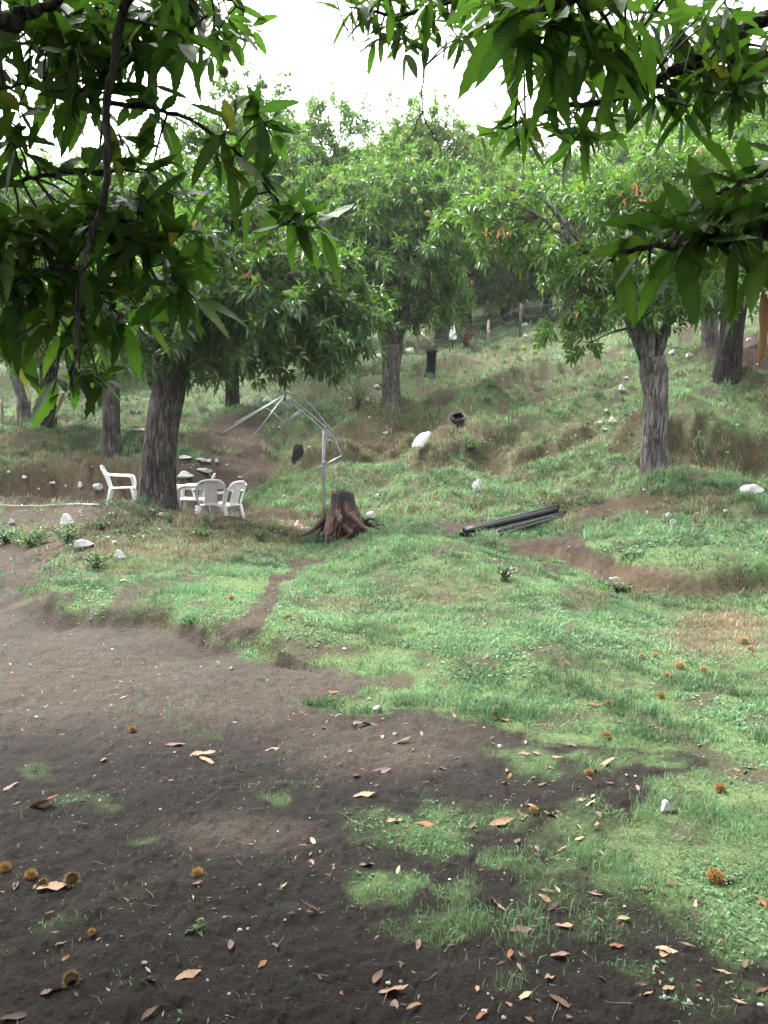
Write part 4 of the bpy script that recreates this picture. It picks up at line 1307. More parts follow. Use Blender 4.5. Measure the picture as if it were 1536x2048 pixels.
g = np.random.default_rng(5)
LS = [(315, 215, 2.9, .1, .8, 9, 1), (300, 205, 2.9, -.3, -.8, 4, .8), (470, 220, 2.9, .1, -1, 5, .85), (530, 245, 2.9, 1, -.3, 6, .95), (440, 275, 2.85, -.7, .7, 6, 1), (465, 320, 2.85, -.2, 1, 7, 1), (535, 258, 2.9, .5, .9, 7, 1),
      (560, 440, 2.9, -.5, .9, 7, .95), (600, 450, 2.9, .2, 1, 8, .95), (625, 455, 2.9, 1, .1, 7, 1), (600, 440, 2.95, .1, -1, 3, .8), (640, 456, 2.95, .8, .7, 5, .95), (500, 400, 2.9, -.2, 1, 6, .9), (535, 370, 2.9, .5, .8, 5, .9),
      (285, 345, 2.85, .9, .4, 8, 1), (320, 330, 2.9, 1, .1, 6, .95), (165, 350, 2.8, -.1, 1, 5, 1), (280, 400, 2.85, 1, .3, 7, 1), (345, 392, 2.95, .9, .4, 7, .9), (40, 430, 2.7, .4, .6, 7, 1), (120, 480, 2.75, .1, .5, 9, 1), (220, 450, 2.8, .2, 1, 6, 1.0),
      (65, 530, 2.7, .2, .9, 8, 1), (240, 280, 2.85, .3, 1, 6, 1), (250, 205, 2.9, .6, .6, 6, .9), (205, 175, 2.85, -.3, .9, 6, 1), (270, 95, 2.9, .5, .9, 7, 1), (350, 95, 3.0, .6, .8, 7, .9), (320, 50, 2.9, .4, .9, 8, 1), (395, 70, 3.1, .9, .6, 7, .9),
      (450, 30, 4.2, .8, .7, 8, 1), (490, 20, 4.4, .9, .6, 7, 1), (470, 70, 4.2, .4, .9, 7, 1), (500, 55, 4.4, .7, .7, 6, 1), (430, 20, 3.6, .3, .9, 7, 1), (420, 110, 3.4, .2, .9, 6, .9),
      (125, 30, 2.6, 0, 1, 8, 1), (100, 75, 2.7, -.2, 1, 8, 1), (30, 65, 2.5, 0, 1, 8, 1), (150, 100, 2.75, .2, 1, 8, 1), (60, 120, 2.7, -.4, .8, 7, 1), (190, 60, 2.8, .1, 1, 7, 1), (20, 150, 2.6, .3, .9, 6, 1), (110, 190, 2.8, -.2, .9, 6, 1), (40, 230, 2.7, .2, .8, 6, 1), (145, 215, 2.8, 0, 1, 6, 1),
      (40, 295, 2.7, .2, .9, 5, .9), (60, 310, 2.7, .7, .5, 4, .9), (344, 585, 2.75, -.1, 1, 8, 1), (390, 600, 2.8, .5, .9, 8, 1), (350, 560, 2.8, .2, .9, 7, 1), (172, 655, 2.75, 0, 1, 7, 1), (98, 640, 2.7, -.2, 1, 8, 1), (50, 575, 2.65, -.2, 1, 7, 1), (129, 690, 2.75, -.2, 1, 6, 1), (23, 600, 2.6, 0, 1, 7, 1),
      (195, 665, 2.8, .4, 1, 7, 1), (242, 635, 2.8, .6, .8, 7, 1), (219, 610, 2.8, .3, .9, 6, 1), (117, 625, 2.75, 0, 1, 6, 1), (146, 780, 2.8, .05, 1, 7, 1.05), (205, 765, 2.8, .6, .8, 6, 1.05), (108, 775, 2.8, -.4, 1, 5, 1), (170, 740, 2.8, .9, .1, 4, .8),
      (290, 640, 2.85, .4, .9, 6, .9), (300, 540, 2.8, .5, .8, 7, 1), (260, 500, 2.8, .2, .9, 7, 1), (330, 480, 2.85, .7, .7, 7, 1), (160, 560, 2.75, -.3, .9, 6, 1), (20, 500, 2.6, .1, .9, 7, 1), (10, 690, 2.6, .2, 1, 6, 1), (40, 655, 2.65, .1, 1, 6, 1), (400, 470, 2.95, .6, .7, 5, .9), (380, 540, 2.9, .7, .6, 6, 1)]
for _ in range(36):
    LS.append((g.uniform(-40, 430), g.uniform(-70, 120), g.uniform(2.5, 3.8), g.normal(0, .4), 1, 8, 1))
for _ in range(34):
    LS.append((g.uniform(-40, 360), g.uniform(360, 600), g.uniform(2.5, 3.2), g.normal(.1, .5), .9, 7, 1))
for _ in range(10):
    LS.append((g.uniform(-40, 200), g.uniform(120, 330), g.uniform(2.5, 3.4), g.normal(0, .5), .9, 6, .95))
bL = np.array([-2.9, 2.5, float(H(np.array([-2.9]), np.array([2.5]))[0])])
hub = np.array([-2.85, 2.5, 2.5])
A = pts3([(262, -120), (246, 20), (228, 130), (213, 220), (213, 345), (190, 450), (165, 540), (152, 640), (148, 700), (141, 775)], 2.62)
limbL = [(np.concatenate([[hub, hub + [.7, .2, .9], hub + [1.5, .35, 1.1]], A]), 0.023, 0.005),
         (pts3([(212, 345), (150, 342), (80, 350), (0, 374), (-90, 410)], 2.85), 0.011, 0.006),
         (pts3([(230, 110), (190, 168), (120, 180), (50, 165), (-40, 195)], 2.85), 0.011, 0.004),
         (pts3([(216, 205), (290, 212), (345, 228), (405, 255), (455, 290), (500, 330), (545, 390), (590, 448), (640, 457)], 2.9), 0.010, 0.003),
         (np.concatenate([[hub + [0, 0, .2], hub + [.6, -.1, .5]], pts3([(-40, 32), (40, 27), (100, 12), (160, -40)], 2.6)]), 0.045, 0.008),
         (pts3([(415, 30), (385, 60), (345, 95), (290, 112), (228, 135)], 2.9), 0.004, 0.008),
         (pts3([(188, 455), (250, 440), (305, 470), (335, 560)], 2.85), 0.008, 0.003),
         (pts3([(152, 630), (200, 595), (250, 540), (275, 430)], 2.85), 0.006, 0.003),
         (pts3([(165, 540), (110, 533), (50, 560), (-30, 600)], 2.8), 0.008, 0.004),
         (pts3([(246, 10), (330, -30), (430, -10), (490, 20)], 3.4), 0.014, 0.004)]
hanging_tree('overhanging_chestnut_tree', 'chestnut with one dark crooked hanging bough and dense toothed leaves over the dirt yard', bL,
             [(0, 0, 0, .26), (0.02, 0, 1.2, .22), (0.05, 0, 2.5, .25)], limbL, LS,
             [(-2.6, 1.6, 5.0, 2.4, 2.3, 1.5), (-1.0, 0.6, 4.9, 1.8, 2.0, 1.1), (-3.6, 3.6, 4.9, 1.9, 1.8, 1.6), (-1.7, 2.6, 5.4, 1.6, 1.4, 1.0), (-2.6, -1.2, 4.6, 2.2, 2.0, 1.5), (-1.2, -2.2, 4.6, 2.6, 2.2, 1.3), (-3.5, -3.5, 4.2, 2.6, 2.4, 1.6)], 6500, (0.022, 0.052, 0.011), 501, leafL=0.178, wide=1.1,
             burs=[(447, 143, 3.2, 0.026), (452, 95, 3.3, 0.028)])

RS = [(1000, 30, 2.1, -.5, .9, 7, 1), (1048, 65, 1.95, -.3, 1, 8, 1.05), (1025, 75, 2.0, -.6, .9, 6, 1.05), (1100, 55, 1.95, 0, 1, 8, 1.05), (1135, 90, 1.95, 0, 1, 7, 1.1), (1180, 60, 1.95, .1, 1, 8, 1.1), (1190, 85, 2.0, -.2, 1, 6, 1.1), (1225, 70, 2.0, .3, 1, 8, 1.05), (1250, 20, 2.0, .2, 1, 8, 1), (1080, 5, 2.0, -.1, 1, 8, 1), (1150, -10, 2.0, 0, 1, 8, 1), (970, 10, 2.6, -.4, .9, 7, 1), (1060, 110, 2.2, .1, 1, 6, 1),
      (1050, 262, 3.2, 0, 1, 8, 1), (1010, 262, 3.2, -.6, .8, 8, 1), (972, 262, 3.2, -.9, .4, 7, .95), (1162, 262, 3.2, .1, 1, 9, 1), (1145, 285, 3.2, -.3, 1, 8, 1), (1185, 290, 3.2, .4, .9, 7, 1), (1210, 240, 3.3, .3, .9, 7, 1), (1262, 185, 3.2, -.5, .8, 7, .9), (1312, 200, 3.2, 0, 1, 8, .9), (1350, 190, 3.2, .4, .9, 7, .95), (1380, 165, 3.3, .6, .7, 7, 1), (1462, 185, 3.2, -.2, 1, 9, 1), (1450, 195, 3.2, -.7, .7, 6, 1), (1480, 175, 3.2, .5, .9, 8, 1),
      (1440, 150, 3.3, .2, .9, 7, 1), (1520, 172, 3.2, .1, 1, 8, 1), (1490, 120, 3.3, 0, 1, 7, 1), (1402, 82, 3.4, .1, 1, 8, 1), (1350, 60, 3.3, 0, 1, 8, 1), (1300, 105, 3.2, -.1, 1, 8, 1), (1422, 40, 3.4, .1, 1, 8, 1), (1500, 62, 3.4, 0, 1, 8, 1), (1252, 135, 3.2, .1, 1, 7, 1), (1190, 190, 3.2, 0, 1, 7, 1), (1095, 200, 3.2, -.1, 1, 7, 1), (1130, 170, 3.1, 0, 1, 6, 1), (1330, 140, 3.3, .1, 1, 7, 1), (1530, 110, 3.3, 0, 1, 7, 1), (1400, 130, 3.3, 0, 1, 7, 1),
      (700, 22, 4.0, -.8, .6, 7, .95), (740, 30, 4.0, -.2, 1, 8, .95), (780, 42, 4.0, 0, 1, 8, .95), (800, 62, 4.0, 0, 1, 8, .95), (832, 30, 4.0, .1, 1, 8, .95), (870, 22, 4.0, .2, 1, 8, .95), (900, 50, 4.0, .4, .9, 8, .95), (760, 72, 4.0, -.2, 1, 7, .95), (850, 82, 4.0, .2, 1, 8, .95), (882, 66, 4.0, .4, 1, 8, .95), (722, 10, 4.0, -.4, .9, 7, .95), (932, 10, 3.8, .3, .9, 8, 1), (812, 98, 4.0, 0, 1, 7, .95), (745, 92, 4.0, -.4, .9, 5, .9), (690, 5, 4.0, -.9, .3, 5, .9), (960, 70, 3.6, -.2, 1, 7, 1), (925, 90, 3.8, .2, 1, 6, .9),
      (1240, 502, 1.85, -.6, .8, 4, 1), (1232, 500, 1.85, -.1, 1, 3, .85), (1300, 502, 1.85, -.1, 1, 5, 1.05), (1360, 490, 1.8, 0, 1, 6, 1.05), (1420, 480, 1.8, .1, 1, 7, 1.1), (1470, 470, 1.75, .1, 1, 7, 1.05), (1520, 480, 1.75, .2, 1, 7, 1.05), (1420, 395, 1.85, -.7, .7, 7, 1), (1480, 372, 1.8, -.5, .6, 7, 1), (1535, 350, 1.8, -.4, .5, 7, 1), (1500, 440, 1.8, -.4, .7, 7, 1), (1400, 440, 1.85, -.9, .5, 6, 1.05), (1340, 470, 1.85, -.8, .5, 5, 1), (1550, 420, 1.8, -.3, .8, 7, 1), (1460, 420, 1.8, -.6, .6, 6, 1)]
for _ in range(30):
    RS.append((g.uniform(1000, 1580), g.uniform(-70, 130), g.uniform(2.0, 3.6), g.normal(0, .3), 1, 8, 1))
for _ in range(16):
    RS.append((g.uniform(690, 1000), g.uniform(-70, 20), g.uniform(3.3, 4.2), g.normal(0, .3), 1, 8, .95))
for _ in range(10):
    RS.append((g.uniform(1280, 1580), g.uniform(120, 230), g.uniform(3.0, 3.6), g.normal(0, .3), 1, 7, 1))
bR = np.array([2.5, 1.6, float(H(np.array([2.5]), np.array([1.6]))[0])])
hb = np.array([2.45, 1.6, 2.3])
limbR = [(np.concatenate([[hb, hb + [-.4, .3, .8]], pts3([(1480, -130, 2.3), (1330, -60, 2.1), (1180, -20, 2.0), (1060, 30, 1.98), (1040, 62, 1.95)], 2)]), 0.06, 0.005),
         (np.concatenate([[hb + [0, .1, .3], hb + [-.3, .9, .7]], pts3([(1560, 30, 3.3), (1440, 100, 3.3), (1330, 150, 3.25), (1220, 200, 3.2), (1120, 215, 3.2), (1010, 258, 3.2)], 3.2)]), 0.05, 0.004),
         (np.concatenate([[hb + [-.1, .1, .6], hb + [-.7, 1.2, 1.5]], pts3([(1180, -100, 3.7), (1000, -30, 3.9), (900, 0, 4.0), (800, 30, 4.0), (700, 15, 4.0)], 4)]), 0.05, 0.004),
         (pts3([(846, -40), (850, 60), (848, 130), (843, 222), (862, 262), (882, 305)], 4.0), 0.006, 0.002),
         (pts3([(843, 222), (832, 250), (815, 285)], 4.0), 0.003, 0.0015),
         (pts3([(655, -30), (690, 50), (703, 110), (712, 150), (722, 195)], 4.0), 0.004, 0.0015),
         (pts3([(690, 50), (712, 90), (740, 150)], 4.0), 0.003, 0.0015),
         (pts3([(1270, 60), (1290, 110), (1310, 150), (1311, 195)], 3.2), 0.006, 0.003),
         (np.concatenate([[hb + [0, 0, -.1], hb + [-.5, .1, .0]], pts3([(1640, 440), (1540, 462), (1440, 478), (1340, 492), (1238, 502)], 1.82)]), 0.04, 0.004),
         (pts3([(1600, 360), (1520, 352), (1460, 375), (1410, 400)], 1.85), 0.010, 0.004),
         (pts3([(1160, 215), (1140, 240), (1150, 280)], 3.2), 0.005, 0.003)]


def hung_dead_leaf(root, base):
    p = at(1524, 575, 1.8) - base
    V, Q, m = leaves_full(p[None], np.array([[0.04, 0.0, -1.0]]), np.array([0.165]), np.array([0.042]), np.array([0.05]), 13, 0.5, 0.2)
    o = mesh_np('dead_leaf', V.reshape(-1, 3), [Q], M_DRY, root, np.tile([0.15, 0.068, 0.014], (m, 1)))
    o['label'] = 'withered ochre leaf'


hanging_tree('overhanging_chestnut_tree', 'chestnut with big drooping toothed leaves over the green bank and bare hanging twigs', bR,
             [(0, 0, 0, .27), (-0.02, 0, 1.2, .23), (-0.05, 0, 2.3, .26)], limbR, RS,
             [(2.4, 1.3, 5.0, 2.3, 2.2, 1.5), (1.0, 0.4, 4.9, 1.7, 2.0, 1.1), (3.2, 3.4, 5.0, 1.8, 1.7, 1.5), (1.6, 2.4, 5.4, 1.5, 1.3, 1.0), (2.4, -1.4, 4.6, 2.2, 2.0, 1.5), (1.2, -2.4, 4.6, 2.6, 2.2, 1.3), (3.5, -3.5, 4.2, 2.6, 2.4, 1.6)], 6500, (0.024, 0.056, 0.011), 502, leafL=0.162, wide=.9, extra=hung_dead_leaf)
rng = np.random.default_rng(77)


# ------------------------------------------------------------------ white plastic furniture
def make_chair(label, M):
    t = empty('plastic_chair', (0, 0, 0)); tag(t, label, 'chair')
    mb = MB()                                          # seat: dished slab with a rolled front edge
    n = 9
    xs = np.linspace(-.23, .23, n); ys = np.linspace(-.20, .25, n)
    X, Y = np.meshgrid(xs, ys, indexing='ij')
    X = X * (0.86 + 0.14 * (Y + .2) / .45)
    Z = .425 - .016 * np.cos(X * 6) * np.cos((Y - .02) * 6) - np.maximum(Y - .20, 0) * .5
    top = np.stack([X, Y, Z], -1).reshape(-1, 3); bot = top - [0, 0, .022]
    i = np.arange(n - 1)[:, None] * n; j = np.arange(n - 1)[None]
    q = np.stack([i + j, i + n + j, i + n + j + 1, i + j + 1], -1).reshape(-1, 4)
    ring = [a for a in range(n)] + [a * n + n - 1 for a in range(1, n)] + [(n - 1) * n + a for a in range(n - 2, -1, -1)] + [a * n for a in range(n - 2, 0, -1)]
    sk = [[ring[a], ring[(a + 1) % len(ring)], ring[(a + 1) % len(ring)] + n * n, ring[a] + n * n] for a in range(len(ring))]
    mb.add(np.concatenate([top, bot]), None, np.concatenate([q, q[:, ::-1] + n * n, sk]))
    mb.build('seat', M, t)
    mb = MB()                                          # backrest: rolled rim, wide centre panel, slots at its sides
    rim = smooth_line([(-.20, -.20, .43), (-.225, -.245, .60), (-.225, -.30, .74), (-.15, -.335, .825), (0, -.345, .845), (.15, -.335, .825), (.225, -.30, .74), (.225, -.245, .60), (.20, -.20, .43)], 40)
    mb.tube(rim, .020, 8, True, None, 0.7)
    a = np.linspace(0, 1, 9)
    for (x0, x1, z0, z1) in ((-.105, .105, .42, .83), (-.215, .215, .70, .815)):
        zz = z0 + (z1 - z0) * a; yy = np.interp(zz, [.42, .60, .74, .83], [-.205, -.25, -.305, -.338]) + (0.003 if x1 > .2 else 0)
        fr = np.stack([np.stack([np.full(9, x), yy, zz], -1) for x in np.linspace(x0, x1, 5)], 0)
        if x1 > .2: fr[:, -1, 2] -= np.abs(np.linspace(-1, 1, 5)) ** 3 * .05
        bk = fr + [0, -.014, 0]
        V = np.concatenate([fr.reshape(-1, 3), bk.reshape(-1, 3)])
        ii = np.arange(4)[:, None] * 9; jj = np.arange(8)[None]
        qq = np.stack([ii + jj, ii + 9 + jj, ii + 9 + jj + 1, ii + jj + 1], -1).reshape(-1, 4)
        rg = [b for b in range(9)] + [b * 9 + 8 for b in range(1, 5)] + [36 + b for b in range(7, -1, -1)] + [b * 9 for b in range(3, 0, -1)]
        ss = [[rg[b], rg[(b + 1) % len(rg)], rg[(b + 1) % len(rg)] + 45, rg[b] + 45] for b in range(len(rg))]
        mb.add(V, None, np.concatenate([qq[:, ::-1], qq + 45, ss]))
    mb.build('backrest', M, t)
    for s in (-1, 1):
        mb = MB()                                      # armrest: flat band from the back to the front leg
        ln = smooth_line([(s * .225, -.285, .70), (s * .265, -.20, .665), (s * .285, 0, .645), (s * .285, .15, .635), (s * .275, .215, .60), (s * .255, .235, .50), (s * .235, .235, .415)], 22)
        mb.tube(ln, np.interp(np.linspace(0, 1, 22), [0, .3, .7, 1], [.022, .030, .032, .03]), 8, True, None, 0.45)
        mb.build('armrest', M, t)
        for (y0, y1) in ((.225, .275), (-.195, -.285)):
            mb = MB()                                  # leg: tapering angle section
            for k in (0, 1):
                ln = np.array([(s * .225, y0, .42), (s * .245, (y0 + y1) / 2, .21), (s * .262, y1, 0.0)])
                w = np.array([.036, .028, .021])
                off = np.array([-s * .024, 0, 0]) if k else np.array([0, -np.sign(y0) * .024, 0])
                V, Q, T = tube_geo(ln + off * (w / .036)[:, None], w, 6, True, 0.4 if True else 1)
                mb.add(V, T, Q)
            mb.build('leg', M, t)
    return t


def ground_z(x, y):
    return float(H(np.array([float(x)]), np.array([float(y)]))[0])


def terrace(px, d, py):
    p = at(px, py, d)
    return np.array([p[0], p[1], ground_z(p[0], p[1])])


for k, (px, d, rz, M, lab) in enumerate([
        (246, 15.5, -78, M_PLASTIC, 'lone white plastic armchair on the far side of the thick trunk from the others'),
        (388, 13.8, 98, M_PLASTIC_OLD, 'greyish plastic armchair seen side-on, its arm towards the thick trunk'),
        (423, 13.6, 14, M_PLASTIC_OLD, 'greyish plastic armchair turned with its wide back panel to the viewer'),
        (449, 14.4, 60, M_PLASTIC, 'bright white plastic armchair at the end of the group, nearest the lawn patch'),
        (366, 14.6, -38, M_PLASTIC, 'white plastic armchair half hidden behind the thick trunk at the table')]):
    o = make_chair(lab, M)
    o['group'] = 'white plastic garden chairs'
    o.location = terrace(px, d, 1030).tolist(); o.rotation_euler = (R(1.5), R(-1), R(rz))


def make_table():
    p = terrace(388, 14.7, 1030)
    t = empty('garden_table', p, 0.2); t.scale = (.85, .85, .95); tag(t, 'white plastic garden table enclosed by the group of chairs', 'table')
    mb = MB()
    n = 36; a = np.linspace(0, 2 * np.pi, n, endpoint=False)
    prof = [(0, .705), (.40, .705), (.425, .70), (.43, .685), (.43, .655), (.42, .655), (.415, .688), (0, .69)]
    V = np.concatenate([np.stack([r * np.cos(a), r * np.sin(a), np.full(n, z)], -1) for r, z in prof])
    i = np.arange(len(prof) - 1)[:, None] * n; j = np.arange(n)[None]; k = (j + 1) % n
    mb.add(V, None, np.stack([i + j, i + n + j, i + n + k, i + k], -1).reshape(-1, 4)[:, ::-1]).build('table_top', M_PLASTIC, t)
    for q in range(4):
        c, s = math.cos(q * math.pi / 2 + .8), math.sin(q * math.pi / 2 + .8)
        MB().tube([(c * .30, s * .30, .69), (c * .33, s * .33, .4), (c * .36, s * .36, 0)], [.038, .034, .026], 8).build('leg', M_PLASTIC, t)


make_table()


# ------------------------------------------------------------------ bare parasol frame
def make_parasol():
    d = 14.0
    foot = at(648, 1040, d); foot[2] = ground_z(foot[0], foot[1])
    t = empty('parasol_frame', foot)
    tag(t, 'bare galvanised cantilever parasol frame without its canopy, standing behind the uprooted stump', 'parasol frame')
    P = lambda px, py, dy=0.0: at(px, py, d + dy) - foot

    def rod(name, pts, r, n=None):
        p = [P(*q) for q in pts]
        if len(p) > 2: p = smooth_line(p, 18)
        return MB().tube(p, r, 10).build(name, M_STEEL, t)
    top = P(649, 856)
    MB().tube([(0, 0, -.1), (0, 0, 1.0), top], .028, 14).build('pole', M_STEEL, t)
    MB().box((top[0], top[1], top[2] + .01), (.055, .055, .09)).build('joint', M_STEEL, t)
    MB().box((0.0, -.03, P(648, 925)[2]), (.065, .07, .06)).build('clamp', M_STEEL, t)
    rod('arm', [(571, 783), (600, 795), (630, 820), (652, 848), (666, 863)], .013)
    rod('arm', [(573, 794), (605, 816), (640, 845), (655, 862), (673, 888), (683, 911)], .015)
    rod('arm', [(655, 860, -.08), (668, 877, -.08), (676, 887, -.08)], .012)
    rod('strut', [(684, 911, -.03), (635, 938, -.03)], .014)
    rod('hub', [(570, 781), (570, 802)], .030)
    rod('hub', [(567, 842), (567, 849)], .038)
    for pts in ([(568, 793, -.05), (500, 882, -.5)], [(568, 792, .05), (446, 865, .5)], [(568, 791, .1), (470, 846, 1.1)], [(572, 796, -.05), (622, 838, -.35), (662, 874, -.6)], [(572, 795, .1), (610, 830, .9)]):
        rod('rib', pts, .010)
    for pts in ([(543, 823, -.2), (565, 845)], [(526, 814, .2), (545, 824, .1), (566, 845)], [(604, 817, 0), (569, 846)], [(608, 820, -.1), (570, 847, -.04)], [(570, 800, 0), (574, 834, 0), (568, 845)], [(567, 800, .05), (567, 825, .05)]):
        rod('stretcher', pts, .009)


make_parasol()


# ------------------------------------------------------------------ uprooted stump and the other stumps
def stump_material():
    m, nt, N, L, b = mat('wet_stump_wood')
    at_ = N.new('ShaderNodeAttribute'); at_.attribute_name = 'col'
    mp = N.new('ShaderNodeMapping'); mp.inputs['Scale'].default_value = (26, 26, 4)
    L.new(coords(N), mp.inputs[0])
    n1 = noise_node(N, L, mp.outputs[0], 1, 6, 0.65); n2 = noise_node(N, L, coords(N), 9, 5, 0.65)
    c = mixrgb(N, L, 'MULTIPLY', 0.85, at_.outputs['Color'], ramp(N, L, n1.outputs[0], [(0.3, (0.3, 0.28, 0.26)), (0.5, (1, 1, 1)), (0.7, (1.7, 1.6, 1.5))]).outputs[0])
    c = mixrgb(N, L, 'MIX', ramp(N, L, n2.outputs[0], [(0.60, (0, 0, 0)), (0.70, (0.7, 0.7, 0.7))]).outputs[0], c, (0.13, 0.056, 0.026))
    L.new(c, b.inputs['Base Color']); b.inputs['Roughness'].default_value = 0.75
    bump(N, L, b, n1.outputs[0], 1.0, 0.03)
    return m


M_STUMP = stump_material()


def make_stump():
    d = 11.0
    g0 = at(688, 1084, d); g0[2] = ground_z(g0[0], g0[1])
    t = empty('uprooted_stump', g0); tag(t, 'dark uprooted tree stump propped on its spreading broken roots', 'tree stump')
    lift = (1084 - 860) / F * d
    P = lambda px, py, dy=0.0: at(px, py, d + dy) - at(688, 1084, d)
    ln = np.array([P(690, 1076), P(689, 1058), P(688, 1040), P(686, 1020), P(685, 1000), P(685, 984)])
    n = 40
    ln2 = smooth_line(ln, n); sides = 48
    rad = np.interp(np.linspace(0, 1, n), [0, .2, .4, .6, .8, 1], [.15, .20, .195, .17, .15, .148])
    a = np.linspace(0, 2 * np.pi, sides, endpoint=False); tt = np.linspace(0, 1, n)
    ridge = 1 + 0.55 * (vnoise(np.cos(a)[None] * 2.6 + 0 * tt[:, None], np.sin(a)[None] * 2.6 + tt[:, None] * 1.2, 5) - .5) * (1.25 - tt[:, None]) * 1.3 + 0.26 * (vnoise(np.cos(a)[None] * 9 + 0 * tt[:, None], np.sin(a)[None] * 9 + tt[:, None] * 3, 8) - .5)
    V, Q, T = tube_geo(ln2, rad, sides, True, None, ridge)
    V[-sides - 2:-2, 2] += 0.07 * (vnoise(np.cos(a) * 3, np.sin(a) * 3, 4) - .4)
    V[-1, 2] -= 0.05
    hz = V[:, 2] / V[:, 2].max()
    top = sstep(.55, .8, hz + 0.25 * (vnoise(V[:, 0] * 12, V[:, 2] * 5, 6) - .5))[:, None]
    c = np.array([.055, .026, .018]) * (1 - top) + np.array([.014, .0135, .013]) * top
    ang = np.arctan2(V[:, 0] - 0.0, -V[:, 1])
    for (az, z0, da, dz) in ((-.35, .38, .16, .12), (.18, .66, .09, .08), (.62, .60, .14, .12), (-.95, .97, .2, .05)):
        k = np.exp(-((ang - az) / da) ** 2 - ((hz - z0) / dz) ** 2)[:, None]
        c = c + (np.array([.15, .065, .03]) - c) * np.clip(k * 1.3, 0, 1)
    mesh_np('bole', V, [T, Q], M_STUMP, t, c)
    roots = [([(650, 1035, -.1), (640, 1050, -.15), (622, 1062, -.2), (600, 1072, -.25)], .060, .020), ([(664, 1035, -.2), (658, 1060, -.3), (654, 1080, -.36), (649, 1098, -.42)], .075, .030), ([(676, 1022, -.2), (679, 1036, -.27), (681, 1051, -.3)], .045, .030),
             ([(700, 1028, -.18), (714, 1044, -.24), (726, 1056, -.28), (737, 1068, -.3)], .058, .012), ([(712, 1026, -.05), (724, 1044, -.1), (735, 1060, -.12)], .055, .018), ([(718, 1036, .05), (738, 1047, .05), (752, 1050, .05), (768, 1050, .05)], .055, .008),
             ([(742, 1049, .04), (752, 1055, 0), (763, 1060, -.02)], .025, .006), ([(706, 1050, -.15), (703, 1062, -.2), (700, 1072, -.2)], .04, .018), ([(720, 1050, 0), (724, 1062, -.05), (727, 1076, -.1)], .035, .018), ([(648, 1050, 0), (638, 1064, -.05), (632, 1079, -.1)], .045, .020),
             ([(690, 1050, -.2), (692, 1066, -.28), (688, 1078, -.3)], .05, .02), ([(672, 1045, -.2), (668, 1066, -.3), (664, 1086, -.34)], .055, .02), ([(700, 1040, .2), (716, 1060, .3), (730, 1074, .3)], .06, .02), ([(668, 1040, .2), (655, 1062, .3), (645, 1078, .3)], .06, .02), ([(728, 1040, 0), (742, 1042, -.05), (757, 1048, -.1)], .03, .006)]
    for k, (pts, r0, r1) in enumerate(roots):
        line = smooth_line([P(*q) for q in pts], 16)
        line[1:-1] += np.cumsum(rng.normal(0, .007, (14, 3)), 0) * np.sin(np.linspace(0, np.pi, 14))[:, None]
        aa = np.linspace(0, 2 * np.pi, 10, endpoint=False)
        rg = 1 + .75 * (vnoise(np.cos(aa)[None] * 2 + k + np.zeros((16, 1)), np.sin(aa)[None] * 2 + np.linspace(0, 3, 16)[:, None], k) - .5) + .35 * (vnoise(np.cos(aa)[None] * 5 + np.zeros((16, 1)), np.sin(aa)[None] * 5 + np.linspace(0, 9, 16)[:, None], k + 40) - .5)
        V, Q, T = tube_geo(line, np.linspace(r0 * .92, r1 * .45, 16), 10, True, None, rg)
        c = np.tile([.052, .025, .0175], (len(V), 1)) * rng.uniform(.7, 1.3)
        c[-12:] = [.09, .045, .024]
        mesh_np('root', V, [T, Q], M_STUMP, t, c)
    for k in range(26):                                        # splinters of broken root
        a0 = rng.uniform(-2.6, 2.6); z0 = rng.uniform(.03, .26)
        st = np.array([math.sin(a0) * .20, -math.cos(a0) * .20, z0 + .06]); en = st + np.array([math.sin(a0) * rng.uniform(.03, .16), -math.cos(a0) * rng.uniform(.03, .12), -rng.uniform(.02, .14)])
        MB().tube(smooth_line([st, (st + en) / 2 + rng.normal(0, .012, 3), en], 6), np.linspace(.016, .002, 6), 6, True, (.075, .038, .024)).build('root_splinter', M_STUMP, t)


make_stump()


def make_pillar_stump():
    d = 28.0
    p = at(862, 758, d); p[2] = ground_z(p[0], p[1])
    t = empty('tree_stump', p); tag(t, 'tall charred trunk stub with a swollen collar standing on the slope below the fence', 'tree stump')
    h = 56 / F * d
    trunk_mesh('bole', [(0, 0, -.2), (-.04, 0, 0), (0, 0, h * .5), (.02, 0, h * .86), (.02, 0, h * .9)], [.22, .19, .15, .155, .16], M_CHAR, t, 3, 20, .35, .1)
    trunk_mesh('collar', [(.02, 0, h * .87), (.02, 0, h * .93), (.02, 0, h * 1.0), (.03, 0, h * 1.07)], [.16, .215, .18, .10], M_BARK_DARK, t, 5, 18, 0, .14)
    MB().tube([(.03, 0, h * 1.05), (.04, 0, h * 1.12), (.03, 0, h * 1.19)], [.10, .075, .03], 9).build('broken_tip', M_BARK_PALE, t)


make_pillar_stump()


def make_black_stump():
    p = place(597, 914)
    t = empty('tree_stump', p); tag(t, 'low black burnt stump on the bare earth between parasol frame and hillside', 'tree stump')
    trunk_mesh('bole', [(0, 0, -.15), (0, 0, 0), (-.01, 0, .13), (.0, 0, .25), (.02, 0, .31)], [.17, .165, .14, .115, .085], M_CHAR, t, 9, 24, .12, .14)


make_black_stump()


